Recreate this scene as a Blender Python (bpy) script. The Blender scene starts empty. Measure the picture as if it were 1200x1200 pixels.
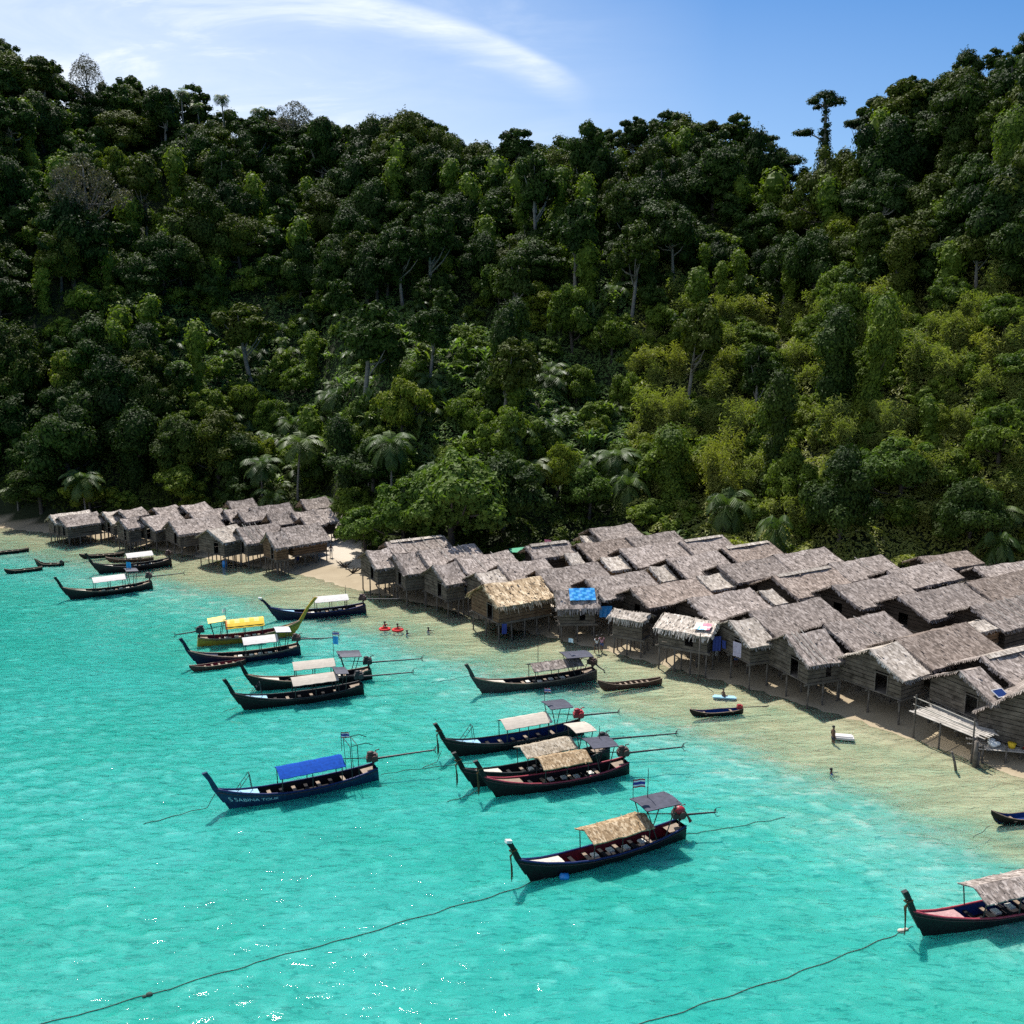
import bpy, math, random
import numpy as np
from mathutils import Vector, Matrix

scene = bpy.context.scene
COL = scene.collection
R = math.radians
PITCH = math.atan(220 / 1150)
CP, SP = math.cos(PITCH), math.sin(PITCH)
CAM_H = 30.0

# ---------------------------------------------------------------- camera
cam_data = bpy.data.cameras.new('camera')
cam_data.sensor_width = 36
cam_data.lens = 34.5
cam_data.clip_start = 0.5
cam_data.clip_end = 4000
cam = bpy.data.objects.new('camera', cam_data)
cam.location = (0, 0, CAM_H)
cam.rotation_euler = (math.pi / 2 - PITCH, 0, 0)
COL.objects.link(cam)
scene.camera = cam

# ---------------------------------------------------------------- light
SUN_EL, SUN_AZ = 60.0, -19.0       # azimuth from +Y, negative towards -X
sd = bpy.data.lights.new('sun', 'SUN')
sd.energy = 5.0
sd.angle = R(0.53)
sd.color = (1.0, 0.955, 0.89)
sun = bpy.data.objects.new('sun', sd)
to_sun = Vector((math.sin(R(SUN_AZ)) * math.cos(R(SUN_EL)), math.cos(R(SUN_AZ)) * math.cos(R(SUN_EL)), math.sin(R(SUN_EL))))
sun.rotation_euler = to_sun.to_track_quat('Z', 'Y').to_euler()
sun.location = (0, 0, 200)
COL.objects.link(sun)

scene.view_settings.view_transform = 'Standard'
scene.view_settings.look = 'None'
scene.view_settings.exposure = 0.54
scene.view_settings.gamma = 1.0
scene.render.engine = 'CYCLES'
scene.cycles.use_denoising = False
scene.cycles.max_bounces = 5
scene.cycles.diffuse_bounces = 2
scene.cycles.glossy_bounces = 2
scene.cycles.transmission_bounces = 3
scene.cycles.transparent_max_bounces = 6
scene.cycles.sample_clamp_indirect = 4
scene.cycles.caustics_reflective = False
scene.cycles.caustics_refractive = False


# ---------------------------------------------------------------- node helpers
class NT:
    def __init__(self, tree):
        self.t = tree
        self.n = tree.nodes
        self.l = tree.links

    def new(self, kind, **kw):
        nd = self.n.new(kind)
        for k, v in kw.items():
            if k == 'op':
                nd.operation = v
            elif k in ('inp',):
                for i, val in v.items():
                    self.set(nd, i, val)
            else:
                setattr(nd, k, v)
        return nd

    def set(self, nd, i, val):
        sock = nd.inputs[i]
        if hasattr(val, 'is_output') or isinstance(val, bpy.types.NodeSocket):
            self.l.new(val, sock)
        else:
            sock.default_value = val

    def math(self, op, a, b=0.0, c=None, clamp=False):
        nd = self.n.new('ShaderNodeMath')
        nd.operation = op
        nd.use_clamp = clamp
        self.set(nd, 0, a)
        self.set(nd, 1, b)
        if c is not None:
            self.set(nd, 2, c)
        return nd.outputs[0]

    def mix(self, f, a, b, blend='MIX'):
        nd = self.n.new('ShaderNodeMix')
        nd.data_type = 'RGBA'
        nd.blend_type = blend
        self.set(nd, 0, f)
        self.set(nd, 6, a)
        self.set(nd, 7, b)
        return nd.outputs[2]

    def noise(self, vec, scale, detail=3, rough=0.55, dist=0.0):
        nd = self.n.new('ShaderNodeTexNoise')
        if vec is not None:
            self.l.new(vec, nd.inputs['Vector'])
        nd.inputs['Scale'].default_value = scale
        nd.inputs['Detail'].default_value = detail
        nd.inputs['Roughness'].default_value = rough
        nd.inputs['Distortion'].default_value = dist
        return nd.outputs[0]

    def voronoi(self, vec, scale, out=0):
        nd = self.n.new('ShaderNodeTexVoronoi')
        if vec is not None:
            self.l.new(vec, nd.inputs['Vector'])
        nd.inputs['Scale'].default_value = scale
        return nd.outputs[out]

    def mapping(self, vec, scale=(1, 1, 1), rot=(0, 0, 0), loc=(0, 0, 0)):
        nd = self.n.new('ShaderNodeMapping')
        self.l.new(vec, nd.inputs[0])
        nd.inputs['Location'].default_value = loc
        nd.inputs['Rotation'].default_value = rot
        nd.inputs['Scale'].default_value = scale
        return nd.outputs[0]

    def ramp(self, f, stops):
        nd = self.n.new('ShaderNodeValToRGB')
        self.l.new(f, nd.inputs[0])
        el = nd.color_ramp.elements
        while len(el) < len(stops):
            el.new(0.5)
        for e, (p, c) in zip(el, stops):
            e.position = p
            e.color = (*c, 1) if len(c) == 3 else c
        return nd.outputs[0]

    def maprange(self, v, a, b, c=0.0, d=1.0, smooth=False):
        nd = self.n.new('ShaderNodeMapRange')
        if smooth:
            nd.interpolation_type = 'SMOOTHSTEP'
        self.set(nd, 0, v)
        for i, q in enumerate((a, b, c, d)):
            nd.inputs[i + 1].default_value = q
        return nd.outputs[0]


def C4(c):
    return (c[0], c[1], c[2], 1.0)


# ---------------------------------------------------------------- world
world = bpy.data.worlds.new('World')
scene.world = world
world.use_nodes = True
w = NT(world.node_tree)
w.n.clear()
wout = w.n.new('ShaderNodeOutputWorld')
bg = w.n.new('ShaderNodeBackground')
sky = w.n.new('ShaderNodeTexSky')
sky.sky_type = 'NISHITA'
sky.sun_disc = False
sky.sun_elevation = R(SUN_EL)
sky.sun_rotation = R(SUN_AZ)
sky.altitude = 0
sky.air_density = 1.0
sky.dust_density = 0.3
sky.ozone_density = 3.0
tc = w.n.new('ShaderNodeTexCoord')
sep = w.n.new('ShaderNodeSeparateXYZ')
w.l.new(tc.outputs['Generated'], sep.inputs[0])
dx, dy, dz = sep.outputs
dys = w.math('MAXIMUM', w.math('ABSOLUTE', dy), 0.05)
ca = w.math('DIVIDE', dx, dys)
cb = w.math('DIVIDE', dz, dys)
comb = w.n.new('ShaderNodeCombineXYZ')
w.l.new(ca, comb.inputs[0]); w.l.new(cb, comb.inputs[1])
cv = comb.outputs[0]
wisp = w.noise(w.mapping(cv, scale=(3.0, 14.0, 1), rot=(0, 0, R(14))), 1.6, 6, 0.62, 0.6)
fine = w.noise(w.mapping(cv, scale=(8.0, 50.0, 1), rot=(0, 0, R(20))), 2.0, 5, 0.65, 0.4)
# a curved cirrus band that falls from high up towards the ridge
cbc = w.math('SUBTRACT', 0.258, w.math('ADD', w.math('MULTIPLY', ca, 0.43), w.math('MULTIPLY', w.math('MULTIPLY', ca, ca), 1.0)))
dist = w.math('ADD', w.math('SUBTRACT', cb, cbc), w.math('MULTIPLY', w.math('SUBTRACT', wisp, 0.5), 0.02))
up = w.maprange(dist, 0.0, 0.012, 1.0, 0.0, True)
lo = w.maprange(dist, -0.038, -0.002, 0.0, 1.0, True)
band = w.math('MULTIPLY', up, lo)
band = w.math('MULTIPLY', band, w.maprange(ca, 0.02, 0.085, 1.0, 0.0, True))
band = w.math('MULTIPLY', band, w.maprange(ca, -0.30, -0.12, 0.0, 1.0, True))
band = w.math('MULTIPLY', band, w.maprange(fine, 0.25, 0.75, 0.35, 1.0))
# broad thin veil, thicker towards -X and the ridge
veil = w.math('MULTIPLY', w.maprange(ca, -0.5, 0.2, 0.80, 0.0), w.maprange(wisp, 0.25, 0.75, 0.55, 1.0))
low = w.math('MULTIPLY', w.maprange(cb, 0.17, 0.36, 0.36, 0.0), w.maprange(ca, -0.1, 0.5, 1.0, 0.35))
wis2 = w.math('MULTIPLY', w.maprange(wisp, 0.52, 0.75, 0.0, 0.35), w.maprange(ca, -0.25, 0.1, 1.0, 0.0))
fac = w.math('ADD', veil, low)
fac = w.math('ADD', fac, wis2)
fac = w.math('ADD', fac, w.math('MULTIPLY', band, 0.55), clamp=True)
skyc = w.mix(1.0, sky.outputs[0], (0.56, 1.12, 1.62, 1), 'MULTIPLY')
col = w.mix(fac, skyc, (12.8, 14.0, 15.8, 1))
w.l.new(col, bg.inputs[0])
bg.inputs[1].default_value = 0.051
w.l.new(bg.outputs[0], wout.inputs[0])


# ---------------------------------------------------------------- geometry of the place
def ray(px, py):
    a = (px - 600) / 1150
    b = -(py - 600) / 1150
    return a, CP + b * SP, -SP + b * CP


def at(px, py, z=0.0):
    r = ray(px, py)
    t = (z - CAM_H) / r[2]
    return Vector((r[0] * t, r[1] * t, z))


def at_y(px, py, Y):
    r = ray(px, py)
    t = Y / r[1]
    return Vector((r[0] * t, Y, CAM_H + r[2] * t))


SHORE_PX = [(-400, 608), (-60, 615), (0, 618), (60, 624), (130, 632), (200, 646), (300, 663), (375, 677), (405, 687), (450, 696), (520, 711),
            (600, 735), (700, 758), (800, 784), (900, 811), (1000, 841), (1100, 874), (1200, 910), (1300, 950), (1500, 1030)]
SHORE = np.array([[at(*p).x, at(*p).y] for p in SHORE_PX])
FOOT = [(-500, 150), (0, 147), (60, 146), (150, 146), (380, 148), (400, 134), (450, 121), (600, 119), (700, 126), (800, 121), (900, 116), (1000, 111),
        (1100, 112), (1200, 108), (1700, 100)]
RIDGE = [(-500, -60, 230), (-100, 8, 232), (0, 37, 235), (60, 72, 240), (130, 95, 245), (200, 104, 250), (280, 124, 255), (350, 134, 256), (420, 150, 256),
         (480, 140, 254), (550, 164, 250), (590, 170, 244), (620, 160, 238), (700, 148, 232), (800, 140, 230), (860, 148, 230), (905, 166, 232), (930, 176, 232),
         (960, 175, 212), (1010, 128, 202), (1060, 108, 196), (1110, 92, 192), (1140, 56, 190), (1200, 22, 186), (1350, -20, 180), (1700, -60, 175)]
FOOT_U = np.array([(p - 600) / 1150 for p, _ in FOOT])
FOOT_Y = np.array([y for _, y in FOOT])
RID_U = np.array([at_y(a, b, c).x / c for a, b, c in RIDGE])
RID_Y = np.array([c for _, _, c in RIDGE])
RID_Z = np.array([at_y(a, b, c).z - 9.0 for a, b, c in RIDGE])


def shore_dist(x, y):
    """signed distance to the water's edge, positive on land (x, y numpy arrays)"""
    best = np.full(x.shape, 1e9)
    sign = np.ones(x.shape)
    for i in range(len(SHORE) - 1):
        a, b = SHORE[i], SHORE[i + 1]
        ab = b - a
        t = np.clip(((x - a[0]) * ab[0] + (y - a[1]) * ab[1]) / (ab @ ab), 0, 1)
        d = np.hypot(x - a[0] - t * ab[0], y - a[1] - t * ab[1])
        cr = ab[0] * (y - a[1]) - ab[1] * (x - a[0])
        m = d < best
        best = np.where(m, d, best)
        sign = np.where(m, np.where(cr > 0, 1.0, -1.0), sign)
    return best * sign


def smooth(t):
    t = np.clip(t, 0, 1)
    return t * t * (3 - 2 * t)


def wob(x, y, s, k=0.0):
    return (np.sin(x / s + 1.3 * k) * np.cos(y / s * 1.13 + k) + 0.5 * np.sin(x / s * 2.3 + y / s * 1.7 + 2.1 * k)) / 1.5


def terrain(x, y):
    x = np.asarray(x, float); y = np.asarray(y, float)
    s = shore_dist(x, y)
    yy = np.maximum(y, 20)
    u = x / yy
    fy = np.interp(u, FOOT_U, FOOT_Y)
    ry = np.interp(u, RID_U, RID_Y)
    rz = np.interp(u, RID_U, RID_Z)
    beach = np.where(s > 0, 1.25 * (1 - np.exp(-s / 9.0)), 0)
    dep = np.where(s < 0, -s, 0)
    sea = -(0.034 * dep + 0.10 * np.maximum(dep - 9, 0) * 0.6)
    sea = np.maximum(sea, -3.2) + 0.05 * wob(x, y, 3.0, 1) * smooth(dep / 6)
    t = (y - fy) / (ry - fy)
    hill = np.where(t > 0, (rz - 1.2) * np.clip(t, 0, 1) ** 1.08, 0)
    hill += np.where(t > 0, smooth(t * 3) * (1 - smooth((t - .75) / .25)) * (3.2 * wob(x, y, 17, 0) + 1.6 * wob(x, y, 8, 2)), 0)
    hill = np.where(t > 1, rz - 1.2 - (y - ry) * 0.18 + 2 * wob(x, y, 20, 3) * smooth((t - 1) * 5), hill)
    return np.where(s > 0, beach + hill * smooth(s / 6), sea)


def ground(x, y):
    return float(terrain(np.array([x]), np.array([y]))[0])


def tag(o, label=None, cat=None, group=None, kind=None):
    if label: o['label'] = label
    if cat: o['category'] = cat
    if group: o['group'] = group
    if kind: o['kind'] = kind
    return o


def empty(name, loc=(0, 0, 0), rz=0.0):
    o = bpy.data.objects.new(name, None)
    o.location = loc
    o.rotation_euler = (0, 0, rz)
    o.empty_display_size = 0.3
    COL.objects.link(o)
    return o


def link_mesh(name, me, parent=None, loc=(0, 0, 0), rz=0.0, scale=None):
    o = bpy.data.objects.new(name, me)
    o.location = loc
    o.rotation_euler = (0, 0, rz)
    if scale: o.scale = scale
    if parent: o.parent = parent
    COL.objects.link(o)
    return o


def np_mesh(name, verts, quads, mats, smooth_shade=False, attrs=None, mat_idx=None):
    """fast mesh from numpy arrays of vertices (n,3) and quads (m,4)"""
    me = bpy.data.meshes.new(name)
    verts = np.asarray(verts, np.float32); quads = np.asarray(quads, np.int32)
    me.vertices.add(len(verts))
    me.vertices.foreach_set('co', verts.ravel())
    me.loops.add(quads.size)
    me.loops.foreach_set('vertex_index', quads.ravel())
    me.polygons.add(len(quads))
    me.polygons.foreach_set('loop_start', np.arange(0, quads.size, 4, dtype=np.int32))
    if mat_idx is not None:
        me.polygons.foreach_set('material_index', np.asarray(mat_idx, np.int32))
    for k, v in (attrs or {}).items():
        a = me.attributes.new(k, 'FLOAT', 'POINT')
        a.data.foreach_set('value', np.asarray(v, np.float32))
    me.update(calc_edges=True)
    me.polygons.foreach_set('use_smooth', np.full(len(quads), bool(smooth_shade)))
    for m in (mats if isinstance(mats, (list, tuple)) else [mats]):
        me.materials.append(m)
    return me


def copy_tree(o, parent=None):
    c = o.copy()
    COL.objects.link(c)
    if parent: c.parent = parent
    for ch in list(o.children):
        copy_tree(ch, c)
    return c


class MB:
    """collects shapes into one mesh"""
    def __init__(self):
        self.v, self.f, self.m = [], [], []

    def add(self, vs, fs, mi=0):
        b = len(self.v)
        self.v += [tuple(p) for p in vs]
        self.f += [tuple(b + i for i in f) for f in fs]
        self.m += [mi] * len(fs)
        return self

    def box(self, c, s, rz=0.0, rx=0.0, ry=0.0, mi=0):
        M = Matrix.Translation(c) @ Matrix.Rotation(rz, 4, 'Z') @ Matrix.Rotation(ry, 4, 'Y') @ Matrix.Rotation(rx, 4, 'X')
        vs = [M @ Vector((x * s[0] / 2, y * s[1] / 2, z * s[2] / 2)) for x in (-1, 1) for y in (-1, 1) for z in (-1, 1)]
        return self.add(vs, [(0, 1, 3, 2), (4, 6, 7, 5), (0, 4, 5, 1), (2, 3, 7, 6), (0, 2, 6, 4), (1, 5, 7, 3)], mi)

    def tube(self, pts, rad, n=6, mi=0, cap=True):
        pts = [Vector(p) for p in pts]
        if not isinstance(rad, (list, tuple)): rad = [rad] * len(pts)
        vs, fs = [], []
        for i, p in enumerate(pts):
            d = (pts[min(i + 1, len(pts) - 1)] - pts[max(i - 1, 0)]).normalized()
            a = d.cross(Vector((0, 0, 1)) if abs(d.z) < 0.9 else Vector((0, 1, 0))).normalized()
            b = d.cross(a)
            for k in range(n):
                t = 2 * math.pi * k / n
                vs.append(p + (a * math.cos(t) + b * math.sin(t)) * rad[i])
        for i in range(len(pts) - 1):
            for k in range(n):
                k2 = (k + 1) % n
                fs.append((i * n + k, i * n + k2, (i + 1) * n + k2, (i + 1) * n + k))
        if cap:
            fs.append(tuple(range(n - 1, -1, -1)))
            fs.append(tuple((len(pts) - 1) * n + k for k in range(n)))
        return self.add(vs, fs, mi)

    def ellipsoid(self, c, r, nu=10, nv=7, mi=0):
        vs, fs = [], []
        for j in range(nv + 1):
            ph = math.pi * j / nv
            for i in range(nu):
                th = 2 * math.pi * i / nu
                vs.append((c[0] + r[0] * math.sin(ph) * math.cos(th), c[1] + r[1] * math.sin(ph) * math.sin(th), c[2] + r[2] * math.cos(ph)))
        for j in range(nv):
            for i in range(nu):
                i2 = (i + 1) % nu
                fs.append((j * nu + i, (j + 1) * nu + i, (j + 1) * nu + i2, j * nu + i2))
        return self.add(vs, fs, mi)

    def grid(self, P, mi=0, flip=False):
        """P: list of rows of points"""
        nr, nc = len(P), len(P[0])
        fs = []
        for i in range(nr - 1):
            for j in range(nc - 1):
                q = (i * nc + j, i * nc + j + 1, (i + 1) * nc + j + 1, (i + 1) * nc + j)
                fs.append(q[::-1] if flip else q)
        return self.add([p for row in P for p in row], fs, mi)

    def mesh(self, name, mats, smooth_shade=False):
        me = bpy.data.meshes.new(name)
        me.from_pydata(self.v, [], self.f)
        for m in (mats if isinstance(mats, (list, tuple)) else [mats]):
            me.materials.append(m)
        me.polygons.foreach_set('material_index', self.m)
        me.polygons.foreach_set('use_smooth', [smooth_shade] * len(self.f))
        me.update()
        return me

    def build(self, name, mats, parent=None, smooth_shade=False, loc=(0, 0, 0), rz=0.0):
        return link_mesh(name, self.mesh(name, mats, smooth_shade), parent, loc, rz)


# ---------------------------------------------------------------- materials
MATS = {}


def base_mat(name, rough=0.7, spec=0.3):
    m = bpy.data.materials.new(name)
    m.use_nodes = True
    n = NT(m.node_tree)
    b = n.n['Principled BSDF']
    b.inputs['Roughness'].default_value = rough
    b.inputs['Specular IOR Level'].default_value = spec
    MATS[name] = m
    return m, n, b


def paint(name, c, rough=0.55, spec=0.3, var=0.25, scale=6.0):
    """worn paint / painted wood"""
    m, n, b = base_mat(name, rough, spec)
    tc = n.n.new('ShaderNodeTexCoord')
    f = n.noise(tc.outputs['Object'], scale, 4, 0.65)
    f2 = n.noise(n.mapping(tc.outputs['Object'], (1.2, 9, 9)), scale * 0.5, 3, 0.6)
    k = n.maprange(f, 0.3, 0.7, 1 - var, 1 + var)
    k = n.math('MULTIPLY', k, n.maprange(f2, 0.3, 0.7, 1 - var * .7, 1 + var * .7))
    vm = n.n.new('ShaderNodeVectorMath'); vm.operation = 'SCALE'
    vm.inputs[0].default_value = c
    n.l.new(k, vm.inputs['Scale'])
    n.l.new(vm.outputs[0], b.inputs['Base Color'])
    bp = n.n.new('ShaderNodeBump'); bp.inputs['Strength'].default_value = 0.3; bp.inputs['Distance'].default_value = 0.02
    n.l.new(f2, bp.inputs['Height']); n.l.new(bp.outputs[0], b.inputs['Normal'])
    return m


def thatch(name, c0, c1, c2, fine=1.0):
    """dry palm thatch: grain running down the slope, bundled courses, pale and dark straws"""
    m, n, b = base_mat(name, 0.85, 0.15)
    tc = n.n.new('ShaderNodeTexCoord')
    oi = n.n.new('ShaderNodeObjectInfo')
    ob = tc.outputs['Object']
    off = n.n.new('ShaderNodeVectorMath'); off.operation = 'ADD'
    sc = n.n.new('ShaderNodeVectorMath'); sc.operation = 'SCALE'
    sc.inputs[0].default_value = (37, 19, 7); n.l.new(oi.outputs['Random'], sc.inputs['Scale'])
    n.l.new(ob, off.inputs[0]); n.l.new(sc.outputs[0], off.inputs[1])
    v = off.outputs[0]
    g1 = n.noise(n.mapping(v, (6 * fine, 2.2 * fine, 2.2 * fine)), 1.5, 4, 0.75)
    g2 = n.noise(v, 0.9, 4, 0.6)
    g3 = n.noise(n.mapping(v, (0.6, 9, 9)), 1.0, 2, 0.5)
    g4 = n.voronoi(n.mapping(v, (5 * fine, 2.4 * fine, 2.4 * fine)), 1.3, 1)
    sepc = n.n.new('ShaderNodeSeparateColor'); n.l.new(g4, sepc.inputs[0])
    f = n.math('ADD', n.math('MULTIPLY', g1, 0.55), n.math('MULTIPLY', sepc.outputs[0], 0.25))
    f = n.math('ADD', f, n.math('MULTIPLY', g2, 0.25))
    f = n.math('ADD', f, n.math('MULTIPLY', g3, 0.10))
    c = n.ramp(f, [(0.36, c0), (0.58, c1), (0.80, c2)])
    k = n.maprange(oi.outputs['Random'], 0, 1, 0.80, 1.16)
    vm = n.n.new('ShaderNodeVectorMath'); vm.operation = 'SCALE'
    n.l.new(c, vm.inputs[0]); n.l.new(k, vm.inputs['Scale'])
    n.l.new(vm.outputs[0], b.inputs['Base Color'])
    bp = n.n.new('ShaderNodeBump'); bp.inputs['Strength'].default_value = 0.9; bp.inputs['Distance'].default_value = 0.10
    n.l.new(f, bp.inputs['Height']); n.l.new(bp.outputs[0], b.inputs['Normal'])
    return m


def leaf(name, dark, light, tr=0.35, yellow=(0.16, 0.17, 0.02), rough=0.55, spec=0.25):
    """leaf: hue varies per clump (attribute tint) and per tree (object random); thin leaves let light through"""
    m, n, b = base_mat(name, rough, spec)
    at_ = n.n.new('ShaderNodeAttribute'); at_.attribute_name = 'tint'
    oi = n.n.new('ShaderNodeObjectInfo')
    f = n.math('ADD', n.math('MULTIPLY', at_.outputs['Fac'], 0.75), n.math('MULTIPLY', oi.outputs['Random'], 0.35), clamp=True)
    c = n.mix(f, C4(dark), C4(light))
    y = n.maprange(n.math('FRACT', n.math('MULTIPLY', oi.outputs['Random'], 7.31)), 0.6, 1.0, 0.0, 0.45)
    c = n.mix(y, c, C4(yellow))
    n.l.new(c, b.inputs['Base Color'])
    out = n.n['Material Output']
    tl = n.n.new('ShaderNodeBsdfTranslucent')
    tcx = n.mix(1.0, c, (1.25, 1.5, 0.45, 1), 'MULTIPLY')
    n.l.new(tcx, tl.inputs[0])
    mx = n.n.new('ShaderNodeMixShader'); mx.inputs[0].default_value = tr
    n.l.new(b.outputs[0], mx.inputs[1]); n.l.new(tl.outputs[0], mx.inputs[2])
    n.l.new(mx.outputs[0], out.inputs[0])
    return m


def planks(name, c0, c1, step=0.22, axis=2):
    m, n, b = base_mat(name, 0.85, 0.12)
    tc = n.n.new('ShaderNodeTexCoord')
    oi = n.n.new('ShaderNodeObjectInfo')
    f1 = n.noise(n.mapping(tc.outputs['Object'], (0.5, 0.5, 1.35)), 2.2, 3, 0.75)
    f2 = n.noise(tc.outputs['Object'], 1.3, 3, 0.6)
    f = n.math('ADD', n.math('MULTIPLY', f1, 0.65), n.math('MULTIPLY', f2, 0.35))
    c = n.ramp(f, [(0.3, c0), (0.68, c1)])
    n.l.new(c, b.inputs['Base Color'])
    bp = n.n.new('ShaderNodeBump'); bp.inputs['Strength'].default_value = 0.6; bp.inputs['Distance'].default_value = 0.03
    n.l.new(f1, bp.inputs['Height']); n.l.new(bp.outputs[0], b.inputs['Normal'])
    return m


# ---------------------------------------------------------------- ground
def mat_ground():
    m, n, b = base_mat('ground', 0.9, 0.2)
    geo = n.n.new('ShaderNodeNewGeometry')
    P = geo.outputs['Position']
    sh = n.n.new('ShaderNodeAttribute'); sh.attribute_name = 'shore'
    hl = n.n.new('ShaderNodeAttribute'); hl.attribute_name = 'hill'
    f = n.noise(P, 0.5, 4, 0.6)
    f2 = n.noise(P, 6.0, 3, 0.7)
    s = n.math('ADD', sh.outputs['Fac'], n.math('MULTIPLY', n.math('SUBTRACT', f, 0.5), 5.0))
    wet = n.mix(f, (0.24, 0.19, 0.12, 1), (0.38, 0.31, 0.21, 1))
    dry = n.mix(f2, (0.36, 0.31, 0.245, 1), (0.60, 0.53, 0.44, 1))
    c = n.mix(n.maprange(s, 3.0, 7.5, 0, 1, True), wet, dry)
    # sea floor: pale sand turning rippled and olive where weed and silt gather
    rp = n.noise(n.mapping(P, (0.25, 1.6, 1), (0, 0, R(-22))), 0.9, 4, 0.6, 0.3)
    bed = n.mix(n.maprange(rp, 0.35, 0.65), (0.38, 0.32, 0.22, 1), (0.56, 0.49, 0.36, 1))
    c = n.mix(n.maprange(sh.outputs['Fac'], -2.5, 0.5, 1, 0, True), c, bed)
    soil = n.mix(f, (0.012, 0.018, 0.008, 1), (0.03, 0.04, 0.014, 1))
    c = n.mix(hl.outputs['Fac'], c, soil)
    n.l.new(c, b.inputs['Base Color'])
    bp = n.n.new('ShaderNodeBump'); bp.inputs['Strength'].default_value = 0.5; bp.inputs['Distance'].default_value = 0.08
    n.l.new(f2, bp.inputs['Height']); n.l.new(bp.outputs[0], b.inputs['Normal'])
    return m


def grid_mesh(name, xs, ys, zf, mats, attrs_f, smooth_shade=True):
    X, Y = np.meshgrid(xs, ys)
    x, y = X.ravel(), Y.ravel()
    z = zf(x, y)
    nx, ny = len(xs), len(ys)
    i = np.arange(nx * ny).reshape(ny, nx)
    q = np.stack([i[:-1, :-1], i[:-1, 1:], i[1:, 1:], i[1:, :-1]], -1).reshape(-1, 4)
    return np_mesh(name, np.stack([x, y, z], -1), q, mats, smooth_shade, attrs_f(x, y, z))


def hill_mask(x, y):
    fy = np.interp(x / np.maximum(y, 20), FOOT_U, FOOT_Y)
    return smooth((y - fy + 4) / 5) * (shore_dist(x, y) > 3)


gx = np.concatenate([np.linspace(-1500, -200, 14), np.linspace(-180, 180, 241), np.linspace(200, 1500, 14)])
gy = np.concatenate([np.linspace(-600, 10, 12), np.linspace(20, 300, 225), np.linspace(320, 1500, 14)])
gme = grid_mesh('ground', gx, gy, terrain, mat_ground(), lambda x, y, z: {'shore': shore_dist(x, y), 'hill': hill_mask(x, y)})
tag(link_mesh('ground', gme), kind='structure')


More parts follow.
